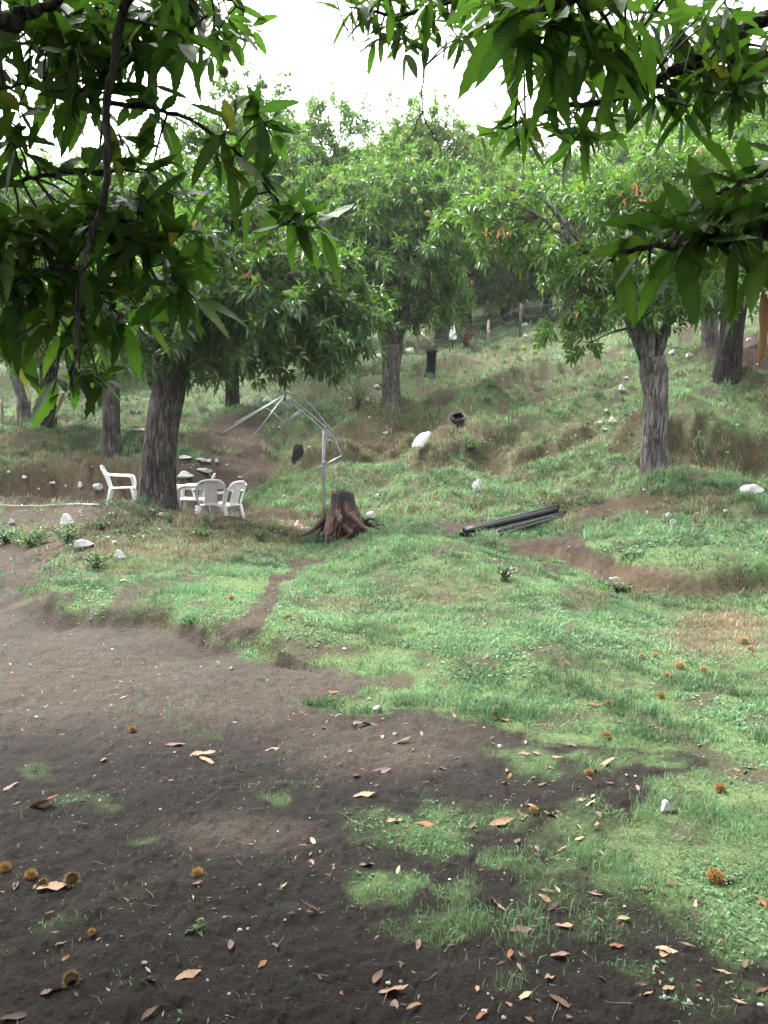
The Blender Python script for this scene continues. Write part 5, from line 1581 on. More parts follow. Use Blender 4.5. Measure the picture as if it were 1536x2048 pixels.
def make_tub():
    p = place(914, 842)
    t = empty('plastic_tub', p, 0.5); tag(t, 'broken black plastic tub lying on the brow above the white boulder', 'tub')
    mb = MB()
    w, dd, h, k = .14, .10, .13, .010
    for (c, s) in (((0, 0, .02), (2 * w, 2 * dd, .02)), ((-w, 0, h / 2 + .031), (k, 2 * dd, h)), ((w, 0, h / 2 + .031), (k, 2 * dd, h)), ((0, -dd, h / 2 + .031), (2 * w - k - .004, k, h * .85)), ((0, dd, h / 2 + .031), (2 * w - k - .004, k, h))):
        mb.box(c, s)
    o = mb.build('body', M_BLACKPIPE, t, False)
    rim = smooth_line([(-w, -dd, h), (0, -dd - .03, h * .86), (w, -dd, h + .02), (w + .02, dd, h), (0, dd, h + .02), (-w - .03, dd, h * .9), (-w, -dd, h)], 40)
    MB().tube(rim, .02, 8).build('rim', M_BLACKPIPE, t)
    t.rotation_euler = (R(38), R(-14), R(25))


make_tub()


# ------------------------------------------------------------------ black pipes
def make_pipes():
    A0 = at(934, 1078, 12.25); B0 = at(1121, 1036, 13.55)
    ax = unit((B0 - A0)[None])[0]
    side = unit(np.cross(ax, [0, 0, 1.0])[None])[0]
    if side[1] > 0: side = -side                               # towards the viewer
    r = .042
    rows = [(-1.6, 0), (-.5, 0), (.6, 0), (1.7, 0), (-1.05, 1), (.05, 1), (2.8, 0)]
    for k, (o, lv) in enumerate(rows):
        sh = [0, .05, -.03, .12, .02, -.06, .28][k]; en = [0, -.04, .06, -.1, .03, -.1, -.25][k]
        rr = r * (0.62 if k == 6 else 1.0)
        a = A0 + ax * sh + side * o * r * 2.02; b = B0 + ax * en + side * o * r * 2.02
        n = 9
        tt = np.linspace(0, 1, n)[:, None]
        ln = a + (b - a) * tt
        gz = H(ln[:, 0], ln[:, 1])
        # a stiff pipe rests on the high points and sags a little between them
        fit = np.polyfit(tt[:, 0], gz, 1)
        lift = (gz - np.polyval(fit, tt[:, 0])).max() * .5
        ln[:, 2] = np.polyval(fit, tt[:, 0]) + lift + rr + .01 + lv * r * 1.78
        V, Q, T = tube_geo(ln - ln[0], rr, 14, False)
        Vi, Qi, Ti = tube_geo(ln - ln[0], rr * .84, 14, False)
        m = len(V); e = np.arange(14); f = (e + 1) % 14; last = (n - 1) * 14
        caps = np.concatenate([np.stack([e, e + m, f + m, f], -1), np.stack([last + e, last + f, last + f + m, last + e + m], -1)])
        o_ = mesh_np('black_pipe', np.concatenate([V, Vi]), [np.concatenate([Q, Qi[:, ::-1] + m, caps])], M_BLACKPIPE)
        o_.location = ln[0].tolist()
        tag(o_, 'thinner black pipe lying along the near side of the pile' if k == 6 else 'long black pipe in the pile lying across the gully', 'pipe', 'black pipes piled in the gully')


make_pipes()


# ------------------------------------------------------------------ fences, cloth, dry bush
def make_fence(posts, label, wires, brace=None):
    """posts: (px, foot py, top py, distance, radius, pale)"""
    P = []
    for px, fy, ty, d, r, pale in posts:
        q = at(px, fy, d); q[2] = ground_z(q[0], q[1])
        P.append((q, max((fy - ty) / F * d, at(px, ty, d)[2] - q[2]), r, pale))
    root0 = P[0][0]
    t = empty('wire_fence', root0); tag(t, label, 'fence')
    for q, h, r, pale in P:
        o = MB().tube([(0, 0, -.2), (0, 0, h * .5), (.01, 0, h)], [r, r * .95, r * .9], 9).build('post', M_POST_PALE if pale else M_POST_DARK, t)
        o.location = (q - root0).tolist(); o.rotation_euler = (R(rng.normal(0, 1)), R(rng.normal(0, 1)), 0)
    for fr in wires:
        for (a, ha, _, _), (b, hb, _, _) in zip(P[:-1], P[1:]):
            s = a + [0, 0, ha * fr]; e = b + [0, 0, hb * fr]
            m = (s + e) / 2 - [0, 0, .03]
            MB().tube(np.array([s, m, e]) - root0, .0035, 5).build('wire', M_WIRE, t)
    if brace:
        (x0, y0, x1, y1, d) = brace
        MB().tube(np.array([at(x0, y0, d - .1), at(x1, y1, d - .4)]) - root0, .045, 9).build('brace', M_POST_PALE, t)
    return t


make_fence([(605, 727, 690, 33, .03, True), (688, 716, 680, 33.5, .03, False), (835, 711, 657, 34, .065, True), (906, 704, 650, 34.8, .035, False), (977, 697, 640, 34.5, .06, True), (1040, 682, 615, 35, .055, False), (1120, 655, 600, 36, .05, False)],
           'wooden post and wire fence across the upper slope with one slanting brace', (.35, .62, .9), (838, 662, 868, 690, 34))
make_fence([(-60, 872, 806, 28, .06, True), (6, 866, 812, 28.5, .055, True), (38, 862, 800, 29, .06, True), (62, 860, 815, 30, .04, False), (140, 848, 806, 33, .05, False)],
           'pale post and wire fence beyond the cut bank at the edge of the yard', (.25, .5, .75, .95))


def make_cloth():
    d = 34.6
    p = at(906, 649, d)
    n, m = 22, 9
    a = np.linspace(0, 2 * np.pi, n, endpoint=False)
    V = []
    for k in range(m):
        f = k / (m - 1)
        r = (.045 + .085 * f ** .8) * (1 + .30 * f * np.sin(a * 4 + f * 2) + .12 * np.sin(a * 7))
        z = -.62 * f * (1 - .25 * f * np.maximum(np.sin(a * 2 + .6), 0))
        V.append(np.stack([r * np.cos(a), r * np.sin(a) * .6, z], -1))
    V = np.concatenate(V + [np.array([[0, 0, .03]])])
    i = np.arange(m - 1)[:, None] * n; j = np.arange(n)[None]; kk = (j + 1) % n
    Q = np.stack([i + j, i + n + j, i + n + kk, i + kk], -1).reshape(-1, 4)
    T = np.stack([np.full(n, m * n), np.arange(n), (np.arange(n) + 1) % n], -1)
    o = mesh_np('cloth', V, [T, Q], M_CLOTH)
    o.location = p.tolist()
    tag(o, 'white cloth hung over a thin post of the wire fence', 'cloth')


make_cloth()


def make_bush(name, label, px, py, w, h, n, colr, leaf, seed, dryleaf=True, stems=14):
    global rng
    rng = np.random.default_rng(seed)
    p = place(px, py)
    t = empty(name, p); tag(t, label, 'bush' if dryleaf else 'weed')
    mb = MB()
    tips = []
    for _ in range(stems):
        e = np.array([rng.normal(0, w * .35), rng.normal(0, w * .3), h * rng.uniform(.55, 1.05)])
        ln = smooth_line([(0, 0, -.03), e * [.35, .35, .55], e], 7)
        mb.tube(ln, np.linspace(.006 + h * .006, .003, 7), 5, False); tips.append(ln)
    mb.build('stem', M_TWIG, t)
    tips = np.concatenate([q[2:] for q in tips])
    P = tips[rng.integers(len(tips), size=n)] + rng.normal(0, w * .07, (n, 3))
    D = unit(rng.normal(size=(n, 3)) + [0, 0, .2 if not dryleaf else -.4])
    L = leaf * rng.uniform(.6, 1.2, n)
    V, T, _ = leaves_simple(P, D, L, L * .4, rng.uniform(.1, .5, n))
    c = np.array(colr) * rng.uniform(.6, 1.3, (n, 1))
    mesh_np('foliage', V, [T], M_DRY if dryleaf else M_LEAF, t, np.repeat(c[:, None], 5, 1).reshape(-1, 3), smooth=False)
    return t


make_bush('dry_bush', 'withered brown bush at the fence beside the white cloth', 930, 692, 1.1, .85, 420, (.11, .062, .036), .13, 71)
for k, (px, py, w, h, n, leaf, lab) in enumerate([
        (716, 822, .9, 1.0, 90, .10, 'thin wispy tall weed on the brow in front of the forked grey trunk'),
        (62, 1092, .75, .22, 420, .06, 'blue green leafy weed clump at the corner of the dirt yard'),
        (15, 1085, .5, .2, 260, .06, 'leafy weed clump at the very edge of the dirt yard'),
        (135, 1085, .5, .22, 240, .06, 'green weed beside the long flat stone on the mound'),
        (940, 900, .8, .3, 300, .07, 'leafy green weed patch under the black tub'),
        (1240, 1185, .3, .12, 40, .12, 'broad leaved weed at the foot of the low earth bank'),
        (395, 1868, .05, .03, 18, .035, 'small dandelion beside a bur on the dark soil'),
        (262, 1062, .35, .16, 130, .05, 'dark leafy weed between stones at the middle of the mound'),
        (405, 1080, .4, .15, 150, .05, 'spreading weed on the dry flank of the mound facing the yard'),
        (205, 1062, .3, .16, 110, .05, 'weed tuft just over the long layered stone'),
        (340, 1045, .3, .14, 110, .05, 'low weed on the mound in front of the thick trunk'),
        (190, 1135, .4, .16, 150, .05, 'weed patch below the bright rounded stone'),
        (520, 1080, .35, .14, 120, .05, 'weed clump at the end of the mound near the stump'),
        (1010, 1160, .2, .15, 90, .05, 'dark green weed tuft on the crest of the mound')]):
    make_bush('weed', lab, px, py, w, h, n, (.06, .115, .055), leaf, 80 + k, False, 8 if k == 6 else 18)
rng = np.random.default_rng(99)


# ------------------------------------------------------------------ stones
def rock_mesh(name, seed):
    g = np.random.default_rng(seed)
    import bmesh
    bm = bmesh.new(); bmesh.ops.create_icosphere(bm, subdivisions=3, radius=1.0)
    V = np.array([v.co[:] for v in bm.verts]); T = np.array([[v.index for v in f.verts] for f in bm.faces]); bm.free()
    for _ in range(11):                                        # knock flat facets off it
        nrm = unit(g.normal(size=(1, 3)))[0]; k = g.uniform(.45, .8)
        dd = V @ nrm
        V = V - np.maximum(dd - k, 0)[:, None] * nrm
    V = V * (1 + .42 * fbm(V[:, 0] * 2.2 + V[:, 2], V[:, 1] * 2.2 - V[:, 2], seed, 4)[:, None])
    V = V + .10 * fbm(V[:, 0] * 7, V[:, 1] * 7 + V[:, 2] * 5, seed + 4, 3)[:, None] * unit(V)
    return V, T


ROCKS = [rock_mesh('r', 300 + k) for k in range(6)]
ROCK_ME = {}


def stone(px, py, wpx, hpx, label, group=None, dep=.8, tilt=0.0, sink=.25, name='stone'):
    p = place(px, py + hpx * .3)
    s = p[1] / F
    k = int(px * 7 + py * 3) % 6
    if k not in ROCK_ME:
        o = mesh_np(name, ROCKS[k][0], [ROCKS[k][1]], M_ROCK, None, None, None, False); ROCK_ME[k] = o.data
    else:
        o = bpy.data.objects.new(name, ROCK_ME[k]); COL.objects.link(o)
    w = wpx * s / 2; h = max(hpx * s / 2, w * .25)
    o.scale = (w, w * dep, h)
    o.location = (p[0], p[1], p[2] + h * (1 - sink))
    o.rotation_euler = (R(rng.uniform(-12, 12)), tilt, R(rng.uniform(-25, 25)))
    tag(o, label, 'stone', group)
    return o


ob = stone(844, 884, 26, 52, 'big bright white boulder slab leaning on the slope below the black tub', tilt=.62, dep=.8, sink=.25)
ob.data = ob.data.copy(); ob.data.materials.clear(); ob.data.materials.append(M_ROCK_WHITE)
stone(1506, 982, 56, 26, 'large grey white boulder in the grass past the swollen pollard')
stone(955, 975, 24, 30, 'upright white rock in the hollow above the black pipes', sink=.1)
stone(168, 1090, 46, 22, 'long pale layered stone on the mound beside green weeds')
stone(238, 1113, 36, 24, 'bright rounded white stone low on the mound')
stone(133, 1044, 40, 30, 'grey brown stone where the mound meets the earth terrace')
stone(741, 1034, 28, 22, 'grey lichened stone just behind the uprooted stump')
stone(752, 992, 12, 10, 'small white stone on the grass behind the uprooted stump')
stone(1243, 778, 20, 16, 'white rock high on the slope beside the swollen pollard head')
stone(1225, 842, 26, 14, 'white forked stone in the turf beside the pollard')
stone(1196, 848, 20, 14, 'white stone on the grassy bank just left of the forked stone')
stone(1208, 860, 22, 8, 'flat pale stone half sunk in the bank under the forked stone')
stone(1212, 823, 12, 9, 'small round white stone above the forked stone')
stone(1333, 1614, 40, 26, 'grey white rock on the dark soil beside the thick turf')
stone(370, 951, 50, 16, 'long pale stone slab lying on the earth above the chairs', dep=.5)
stone(408, 943, 40, 8, 'thin flat white stone above the side-on chair')
stone(372, 916, 34, 10, 'longest pale stone in the row edging the earth path')
stone(402, 921, 30, 9, 'second stone of the row edging the earth path', dep=.6)
stone(418, 922, 16, 9, 'third stone of the row edging the earth path')
stone(433, 922, 12, 10, 'white round end stone of the row edging the earth path')
stone(535, 802, 30, 16, 'pale boulder in the shade behind the parasol frame')
stone(503, 806, 14, 16, 'upright pale stone behind the ribs of the parasol frame')
stone(757, 713, 28, 12, 'white rock cluster stone beside the first pale fence post')
stone(732, 711, 24, 10, 'white rock beside the forked grey trunk near the fence')
stone(820, 702, 22, 14, 'pale rock at the foot of the braced fence post')
stone(278, 860, 24, 8, 'pale flat stone in the grass behind the thick leaning trunk')
stone(1046, 650, 18, 10, 'pale rock at the dark fence post')
stone(1050, 672, 10, 8, 'small white stone right at the foot of the dark fence post')
stone(305, 1022, 14, 12, 'white oval stone at the foot of the thick leaning trunk')
stone(322, 1030, 20, 12, 'bright white stone on the mound in front of the thick trunk')
stone(225, 1028, 22, 8, 'flat pale stone on the mound below the lone chair')
stone(250, 1027, 16, 8, 'pale stone in the small heap below the lone chair')
stone(753, 1418, 26, 14, 'grey stone at the border of grass and dirt yard')
stone(1347, 1045, 16, 14, 'white stone on the scuffed turf below the big boulder')
stone(1336, 1030, 12, 12, 'upright pale stone on the scuffed turf below the big boulder')
stone(1293, 1028, 9, 13, 'small white stone in the grass tuft under the swollen pollard')
stone(1451, 1022, 12, 9, 'white chip of stone on the turf between boulder and gully')
stone(1221, 1158, 10, 7, 'white stone on the earth under the low bank')
stone(82, 1068, 12, 10, 'small white stone at the corner of the mound and the weeds')
stone(160, 971, 14, 15, 'whitest stone at the foot of the cut bank')
stone(195, 976, 26, 16, 'wide broken stone at the foot of the cut bank near the lone chair')
stone(24, 1044, 14, 12, 'white stone on the earth terrace')
for q in [(132, 973, 9, 8), (104, 966, 12, 7), (78, 978, 7, 5), (50, 955, 14, 9), (18, 944, 8, 6), (340, 880, 8, 6), (770, 770, 10, 8), (755, 774, 16, 10), (1012, 838, 10, 8), (1150, 872, 10, 6), (1475, 850, 8, 6), (1118, 718, 16, 8), (1250, 756, 12, 6), (1455, 905, 8, 6), (570, 992, 10, 7), (620, 895, 9, 7), (698, 798, 10, 8),
          (735, 800, 14, 10), (770, 866, 12, 8), (760, 930, 8, 5), (740, 835, 8, 5), (850, 990, 9, 6), (1095, 905, 8, 6), (230, 1085, 12, 8), (215, 1075, 9, 7), (386, 1066, 8, 8), (318, 1060, 10, 8), (254, 1051, 9, 7), (160, 1025, 10, 8), (70, 1085, 10, 8), (1382, 1040, 8, 6), (1365, 1020, 8, 6), (1395, 1028, 10, 6), (1280, 1060, 8, 6), (1190, 1000, 8, 6), (1290, 980, 10, 6),
          (1500, 680, 14, 8), (1480, 700, 14, 7), (1515, 730, 12, 6), (1380, 712, 18, 12), (1395, 640, 10, 6), (990, 1120, 9, 6), (1120, 1062, 8, 5), (560, 855, 8, 6), (480, 955, 12, 5), (455, 930, 8, 5), (1345, 705, 16, 12), (690, 690, 12, 7), (1085, 690, 10, 6)]:
    stone(*q, 'small pale limestone stone half sunk in the hillside', 'small stones scattered on the slope')
for q in [(536, 1361, 8, 6), (1000, 1492, 14, 9), (790, 1468, 12, 8), (520, 1770, 9, 7), (495, 1858, 10, 6), (480, 1860, 12, 7), (418, 1720, 8, 5), (290, 1925, 16, 9), (415, 1962, 12, 9), (570, 1840, 8, 5), (338, 1870, 8, 6), (985, 1998, 10, 8), (968, 2022, 14, 9), (1330, 1995, 16, 10), (1378, 2005, 22, 12), (1250, 1813, 10, 7), (1075, 1944, 10, 9), (840, 1846, 10, 8), (1008, 2036, 12, 9),
          (776, 1966, 12, 8), (1540, 1760, 10, 8), (1115, 1718, 8, 6), (462, 1337, 10, 5), (60, 1330, 8, 5), (10, 1290, 8, 5), (350, 1505, 8, 6), (470, 1445, 10, 5), (640, 1703, 8, 6), (1520, 2010, 14, 9), (1140, 1720, 10, 6), (600, 1820, 8, 6), (215, 1890, 8, 5), (1400, 1998, 10, 6)]:
    stone(*q, 'little white limestone chip lying on the dark yard soil', 'white chips on the yard soil')

# ------------------------------------------------------------------ burs on the ground
BURS = [(1430, 1752, 36, 'large golden brown spiky bur in the thick turf beside two dry leaves'), (1440, 1575, 25, 'brown spiky bur at the edge of the turf above the grey rock'), (1067, 1620, 20, 'small brown bur between grass patches on the soil'), (1178, 1545, 19, 'brown bur in front of a long folded dry leaf'),
        (1218, 1407, 19, 'pale golden bur in the grass next to an orange leaf'), (1322, 1391, 17, 'golden bur alone on the low weeds beyond the orange leaf'), (1488, 1281, 19, 'yellow bur on the straw floor of the gully'), (1501, 1298, 17, 'yellow bur just below another one on the straw floor of the gully'),
        (1360, 1331, 21, 'biggest pale yellow bur of the line along the gully'), (1407, 1339, 18, 'yellow bur ending the line along the gully'), (1284, 1312, 14, 'yellow bur starting the line along the gully'), (1312, 1311, 15, 'second yellow bur of the line along the gully'), (1335, 1349, 15, 'yellow bur nearest the viewer in the line along the gully'),
        (1132, 1329, 15, 'flattish yellow bur in the grass of the mound'), (1213, 1471, 21, 'tan bur among fallen leaves at the lower border of the grass'), (462, 1197, 18, 'orange bur on the grass lip above the yard'), (578, 1233, 15, 'tan bur on the grass above the border with the yard'),
        (10, 1734, 26, 'tan bur farthest from the open husks at the edge of the dark soil'), (62, 1749, 26, 'brown bur lying near the pair of open husks'), (395, 1745, 25, 'flattened brown bur alone in the middle of the dark soil'), (265, 1458, 15, 'small tan bur on the dusty part of the yard'), (183, 1863, 17, 'small dark brown bur beside the dandelion'), (825, 1256, 12, 'small tan bur on the mound')]
for k, (px, py, w, lab) in enumerate(BURS):
    p = place(px, py + w * .3)
    r = w * p[1] / F / 2 * 1.08
    o = bur_object('chestnut_bur', r, (.27, .155, .046) if py > 1380 else (.36, .26, .10), 900 + k, None, 700)
    o.location = (p[0], p[1], p[2] + r * .62); o.scale = (1, 1, .86); o.rotation_euler = (0, 0, k)
    tag(o, lab, 'chestnut bur', 'chestnut burs on the ground')


def open_husk(px, py, w, lab, rz, tiltx):
    """half of a burst bur: a spiny bowl with a pale lining"""
    p = place(px, py + w * .35)
    r = w * p[1] / F / 2
    t = empty('open_husk', (p[0], p[1], p[2] + r * .75), rz); tag(t, lab, 'chestnut husk', 'open husks on the soil')
    mb = bur_data(r, (.17, .12, .042), int(px), 620)
    V = np.concatenate(mb.V); C = np.concatenate(mb.C)
    F3 = np.concatenate(mb.F3); F4 = np.concatenate(mb.F4)
    cut = .18 * r
    F3 = F3[(V[F3][:, :, 2] < cut).all(1)]; F4 = F4[(V[F4][:, :, 2] < cut).all(1)]
    mesh_np('shell', V, [F3, F4], M_BUR, t, C, None, False)
    n, m = 16, 6
    a = np.linspace(0, 2 * np.pi, n, endpoint=False); e = np.linspace(-np.pi / 2 + .1, .22, m)
    S = np.stack([np.cos(e)[:, None] * np.cos(a), np.cos(e)[:, None] * np.sin(a), np.sin(e)[:, None] + 0 * a], -1).reshape(-1, 3) * r * .58
    i = np.arange(m - 1)[:, None] * n; j = np.arange(n)[None]; k = (j + 1) % n
    mesh_np('lining', S, [np.stack([i + j, i + n + j, i + n + k, i + k], -1).reshape(-1, 4)], M_DRY, t, np.tile([.12, .075, .04], (len(S), 1)))
    t.rotation_euler = (tiltx, 0.3, rz)


open_husk(145, 1758, 38, 'larger greenish open husk of the pair with a tan leaf between them', 0.3, .7)
open_husk(86, 1766, 26, 'smaller open husk of the pair with a tan leaf between them', -0.6, .6)
open_husk(143, 1958, 44, 'big burst husk with a dark hollow beside a curled brown leaf', 0.2, 1.0)

# ------------------------------------------------------------------ fallen leaves and twigs
LEAFCOL = {'tan': (.215, .135, .082), 'brown': (.095, .055, .038), 'orange': (.16, .062, .022), 'pale': (.30, .25, .15), 'pinkish': (.15, .098, .082), 'dark': (.04, .024, .017)}
LEAF_ME = {}


def leaf_me(colr, v):
    key = (colr, v)
    if key not in LEAF_ME:
        global rng
        keep = rng
        rng = np.random.default_rng(700 + v)
        V, Q, m = leaves_full(np.array([[0, -.5, 0.0]]), np.array([[0, 1.0, 0]]), np.array([1.0]), np.array([[.30, .36, .26, .33, .4, .3][v % 6]]), np.array([rng.uniform(-.12, .1)]), 12, [.25, .6, .2, .45, .3, .8][v % 6], 0.25)
        V = V.reshape(-1, 3)
        V[:, 2] += .12 * (V[:, 1] + .1) ** 2 * [1, -.3, 1.6, .5, -.6, 1][v % 6] + .10 * np.sin(V[:, 1] * 9 + v) * V[:, 0] * 4
        V[:, 2] -= V[:, 2].min()
        c = np.array(LEAFCOL[colr]) * (1 + .25 * fbm(V[:, 0] * 9, V[:, 1] * 9, v, 3)[:, None] * 2)
        V = np.concatenate([V, V + [0, 0, .008]])
        me_o = mesh_np('fallen_leaf', V, [np.concatenate([Q[:, ::-1], Q + m])], M_DRY, None, np.concatenate([c, c]))
        LEAF_ME[key] = me_o.data
        bpy.data.objects.remove(me_o)
        rng = keep
    return LEAF_ME[key]


def fallen_leaf(p, L, colr, v, rz, label, group):
    o = bpy.data.objects.new('fallen_leaf', leaf_me(colr, v)); COL.objects.link(o)
    o.location = (p[0], p[1], p[2] + .004)
    n = normal_at(np.array([p[0]]), np.array([p[1]]))[0]
    n = unit((n + rng.normal(0, .16, 3))[None])[0]
    q = Vector((0, 0, 1)).rotation_difference(Vector(n)).to_matrix().to_4x4()
    from mathutils import Matrix
    o.rotation_euler = (q @ Matrix.Rotation(rz, 4, 'Z')).to_euler()
    o.scale = (L * (.45 if L > .14 else 1), L, L * .62)
    tag(o, label, 'leaf', group)


LEAVES = [(350, 1490, 40, 1.2, 'brown', 'S-curved brown leaf on the dusty yard'), (405, 1512, 52, 1.5, 'tan', 'long tan leaf with a smaller one beneath on the dusty yard'), (416, 1521, 40, 1.9, 'tan', 'smaller tan leaf touching a longer one on the dusty yard'), (209, 1521, 24, .4, 'pinkish', 'pinkish crumpled leaf on the dusty yard'),
          (545, 1501, 30, 1.4, 'tan', 'flat tan leaf between the dusty yard and a weed sprig'), (765, 1476, 24, .1, 'tan', 'upright tan leaf on dark soil by the white chip'), (650, 1456, 28, .6, 'orange', 'rusty leaf under the grass border'), (730, 1452, 56, 1.45, 'pinkish', 'long pinkish leaf along the grass border'),
          (802, 1484, 44, 1.3, 'brown', 'brown leaf cluster member on the dark soil below the border'), (762, 1546, 46, 1.2, 'pinkish', 'pinkish grey curled leaf on the dark soil'), (727, 1592, 44, 1.0, 'tan', 'tan leaf pointing up the yard'), (716, 1555, 30, .9, 'orange', 'small rust red leaf by the pinkish grey curled one'),
          (20, 1575, 34, .5, 'pinkish', 'pale twisted leaf at the yard edge'), (76, 1617, 88, 1.25, 'orange', 'very long rolled rusty leaf on the dark soil'), (335, 1564, 32, 1.4, 'pinkish', 'narrow greyish leaf on the dark yard'), (480, 1546, 22, 1.3, 'orange', 'small orange leaf on the dark yard'),
          (106, 1776, 62, 1.45, 'tan', 'broad tan leaf lying between the two open husks'), (402, 1771, 38, 1.2, 'pinkish', 'pink brown leaf under the flattened bur'), (588, 1720, 24, .2, 'tan', 'upright tan leaf by a pebble on the dark soil'), (112, 1986, 66, 1.3, 'brown', 'broad curled brown leaf beside the big burst husk'),
          (785, 1982, 62, 1.4, 'tan', 'tan leaf with a raised tip on the dark soil'), (1050, 1997, 44, 1.1, 'pale', 'bent pale leaf on the black soil'), (1040, 1861, 46, 1.5, 'brown', 'rolled brown leaf on the bare soil'), (1247, 1841, 38, 1.0, 'pale', 'pale yellow smooth leaf on the dark soil'),
          (1390, 1810, 26, .2, 'pale', 'narrow pale leaf in the turf under the large bur'), (1457, 1765, 40, 1.5, 'brown', 'brown leaf tucked against the large bur'), (1178, 1610, 34, .4, 'pale', 'folded pale leaf standing on the soil'), (1003, 1648, 52, 1.4, 'tan', 'wide tan leaf on the edge of the grass patch'), (850, 1651, 44, 1.5, 'orange', 'rusty orange leaf in the grass patch'),
          (1275, 1578, 26, .2, 'pinkish', 'pinkish leaf on the soil above the grey rock'), (1205, 1532, 56, 1.2, 'tan', 'long folded leaf beside the brown bur'), (790, 1645, 38, 1.4, 'tan', 'tan leaf at the near corner of the grass patch'), (1105, 1633, 40, 1.7, 'tan', 'tan leaf just right of the small brown bur'), (945, 1655, 30, .8, 'brown', 'brown leaf in the middle of the grass patch'),
          (1285, 1780, 40, 1.2, 'tan', 'tan leaf at the edge of the turf near the large bur'), (1344, 1772, 34, 1.5, 'orange', 'rusty leaf on the bare streak by the large bur'), (665, 1385, 26, 1.3, 'orange', 'bright rust leaf at the corner of the grass'), (660, 1400, 20, .2, 'pale', 'small yellow leaf under the bright rust one'),
          (1000, 1440, 42, 1.5, 'orange', 'rusty leaf among litter below the grass'), (1058, 1418, 42, 1.5, 'orange', 'orange leaf flat in the grass of the gully mouth'), (1185, 1411, 28, 1.4, 'orange', 'orange leaf beside the pale golden bur'), (880, 1315, 18, .3, 'tan', 'small upright tan leaf in the mound grass'), (970, 1316, 20, .6, 'orange', 'little orange leaf in the mound grass'),
          (872, 1295, 18, .2, 'pale', 'pale yellow leaf in the mound grass'), (1460, 1965, 30, 1.5, 'tan', 'pale tan leaf on the soil near the corner'), (30, 2040, 60, 1.4, 'dark', 'dark leaf at the bottom of the yard'), (375, 1952, 52, 1.0, 'tan', 'straw coloured rolled leaf on the dark soil'), (300, 2030, 46, .5, 'brown', 'thin upright brown leaf at the bottom of the yard'),
          (795, 1742, 24, .3, 'pale', 'pale oval leaf in the low grass tuft'), (735, 1733, 36, 1.4, 'brown', 'brown leaf on the near grass tuft'), (1290, 1990, 30, 1.1, 'tan', 'tan folded leaf among litter near the corner'), (1010, 1568, 30, .6, 'brown', 'standing brown leaf beside the round grass patch'), (1330, 1902, 46, 1.5, 'pale', 'pale green narrow leaf in thin grass'),
          (1525, 1985, 36, 1.3, 'brown', 'brown leaf near the far corner of the soil'), (245, 1365, 22, 1.4, 'pinkish', 'pinkish leaf on the dusty yard under the bank'), (265, 1363, 14, 1.3, 'orange', 'small red brown leaf on the dusty yard'), (120, 1343, 14, 1.3, 'pinkish', 'tiny pink leaf near the far edge of the yard'), (245, 1397, 14, 1.3, 'pale', 'tiny pale leaf on the dusty yard')]
for k, (px, py, L, rz, colr, lab) in enumerate(LEAVES):
    p = place(px, py)
    fallen_leaf(p, max(L * p[1] / F * 1.05, .035), colr, k % 6, -rz + rng.normal(0, .1), lab, 'fallen leaves on the ground')
AREAS = [((1000, 1420), (1536, 1580), 46), ((1000, 1580), (1300, 1720), 18), ((780, 1780), (1250, 1960), 13), ((1080, 1780), (1536, 2040), 16), ((640, 1380), (1000, 1560), 20), ((0, 1500), (700, 2040), 12), ((700, 1950), (1100, 2040), 8)]
for (x0, y0), (x1, y1), n in AREAS:
    P = gnd(rng.uniform(x0, x1, n), rng.uniform(y0, y1, n))
    for p in P:
        colr = str(rng.choice(['tan', 'brown', 'pinkish', 'orange', 'dark', 'pale'], p=[.25, .3, .25, .1, .05, .05]))
        fallen_leaf(p, rng.uniform(.025, .065), colr, int(rng.integers(6)), rng.uniform(0, 6.3), f'small dry {colr} chestnut leaf among the loose litter on soil and turf', 'dry leaves in the loose litter')


def litter():
    """leaf scraps too many to count over soil, mound and slope"""
    n = 2600
    x, y, r = sample_ground(n, 1.9, 28, 32, .7)
    z = H(x, y)
    dens, dry, yard, u, v = cover(x, y, z)
    keep = rng.random(n) < np.where(yard & (u < 1000), .3, 1.0)
    x, y, z, r = x[keep], y[keep], z[keep], r[keep]; n = len(x)
    L = rng.uniform(.015, .05, n) * np.clip(r / 7, .6, 2.2)
    az = rng.uniform(0, 6.3, n)
    D = np.stack([np.cos(az), np.sin(az), rng.normal(.1, .25, n)], -1)
    V, T, _ = leaves_simple(np.stack([x, y, z + .012 + .02 * sstep(5, 12, r)], -1), D, L, L * .4, rng.uniform(0, .3, n), .3)
    pal = np.array([LEAFCOL[c] for c in ('tan', 'brown', 'pinkish', 'orange', 'brown')])
    c = pal[rng.integers(5, size=n)] * rng.uniform(.5, 1.15, (n, 1))
    o = mesh_np('leaf_litter', V, [T], M_DRY, None, np.repeat(c[:, None], 5, 1).reshape(-1, 3), None, False)
    tag(o, 'scraps of dry leaves strewn over soil and grass', 'leaf litter', None, 'stuff')


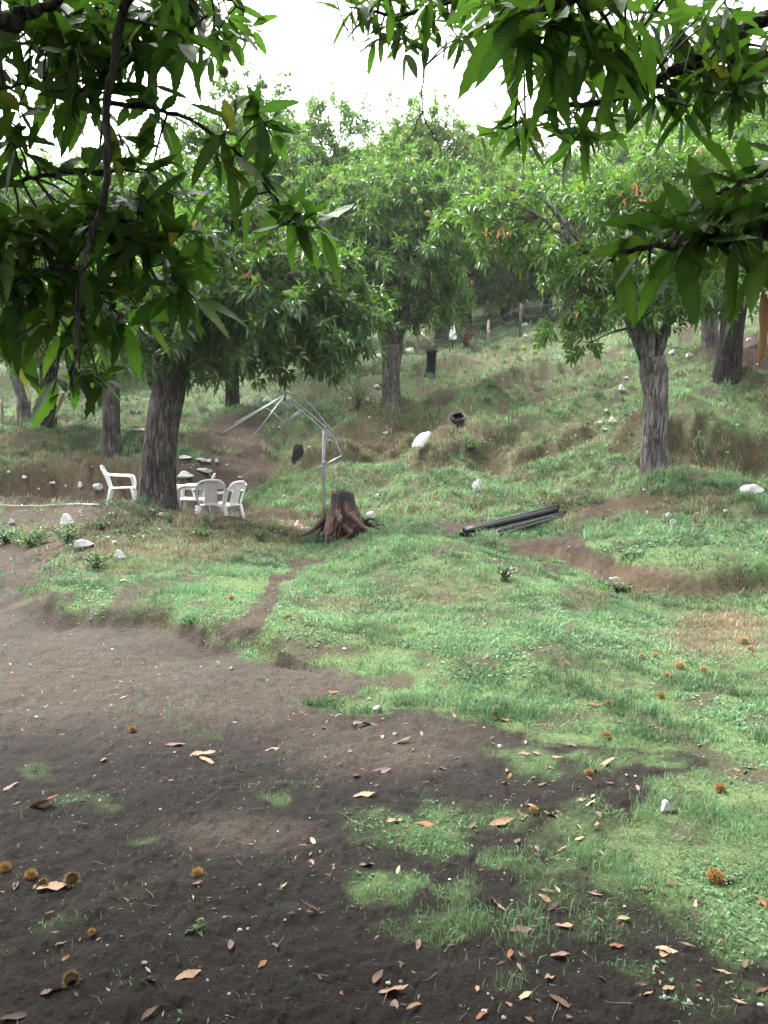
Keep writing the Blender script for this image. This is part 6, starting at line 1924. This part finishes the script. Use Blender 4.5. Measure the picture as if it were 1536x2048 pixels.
litter()
TW = [(620, 1815, 60), (300, 1790, 45), (440, 1690, 40), (700, 1640, 90), (860, 1770, 50), (1130, 1820, 44), (770, 2000, 60), (1230, 2010, 70), (900, 1895, 40), (160, 1650, 34), (520, 1620, 36), (1040, 1960, 50), (640, 1955, 36), (300, 1815, 30), (1110, 2030, 60), (560, 1890, 40), (860, 1960, 44), (200, 1730, 30), (480, 1730, 26), (1000, 1500, 40)]
for k, (px, py, L) in enumerate(TW):
    p = place(px, py); L = L * p[1] / F
    a = rng.uniform(0, 6.3)
    q = np.array([[-.5, 0], [-.2, rng.normal(0, .03)], [.15, rng.normal(0, .03)], [.5, rng.normal(0, .06)]]) * L
    ln = np.stack([p[0] + q[:, 0] * math.cos(a) - q[:, 1] * math.sin(a), p[1] + q[:, 0] * math.sin(a) + q[:, 1] * math.cos(a)], -1)
    ln = np.concatenate([ln, (H(ln[:, 0], ln[:, 1]) + .008)[:, None]], 1)
    mb = MB().tube(smooth_line(ln, 12) - p, np.linspace(.0020, .0008, 12), 5, True, (.11, .08, .058))
    o = mb.build('twig', M_DRY); o.location = p.tolist()
    tag(o, 'thin dry twig lying on the dark yard soil', 'twig', 'dry twigs on the yard')


# ------------------------------------------------------------------ thin pale pipe along the terrace, pale path slab
def edging():
    u = np.linspace(-60, 200, 24)
    P = gnd(u, 1014 + 2 * np.sin(u * .03))
    P[:, 2] += .03
    p0 = P[0].copy()
    o = MB().tube(P - p0, .012, 8).build('hose', M_SAND); o.location = p0.tolist()
    tag(o, 'thin pale hose lying along the foot of the cut bank', 'hose')


edging()


def path():
    n, m = 26, 8
    u = np.linspace(545, 645, n); V = []
    for k, f in enumerate(np.linspace(0, 1, m)):
        y0 = 1043 + 2 * f; y1 = np.interp(u, [545, 600, 645], [1046, 1064, 1060])
        V.append(gnd(u, y0 + (y1 - y0) * f))
    V = np.concatenate(V); V[:, 2] += .02
    i = np.arange(m - 1)[:, None] * n; j = np.arange(n - 1)[None]
    o = mesh_np('path', V, [np.stack([i + j, i + n + j, i + n + j + 1, i + j + 1], -1).reshape(-1, 4)], M_SAND)
    tag(o, 'pale sandy patch of path behind the stump', None, None, 'structure')


path()


# ------------------------------------------------------------------ the damp air between the trees
def haze():
    m = bpy.data.materials.new('haze_air'); m.use_nodes = True
    N, L = m.node_tree.nodes, m.node_tree.links
    N.remove(N['Principled BSDF'])
    v = N.new('ShaderNodeVolumePrincipled')
    v.inputs['Color'].default_value = (.95, .98, 1.0, 1)
    v.inputs['Density'].default_value = 0.00035
    v.inputs['Anisotropy'].default_value = 0.3
    L.new(v.outputs[0], N['Material Output'].inputs['Volume'])
    x0, x1, y0, y1, z0, z1 = -325, 325, -325, 335, -40, 152
    V = [(x, y, z) for z in (z0, z1) for y in (y0, y1) for x in (x0, x1)]
    o = mesh_np('haze', V, [[[0, 2, 3, 1], [4, 5, 7, 6], [0, 1, 5, 4], [1, 3, 7, 5], [3, 2, 6, 7], [2, 0, 4, 6]]], m, None, None, None, False)
    tag(o, 'pale damp air over the orchard', 'haze', None, 'stuff')


haze()
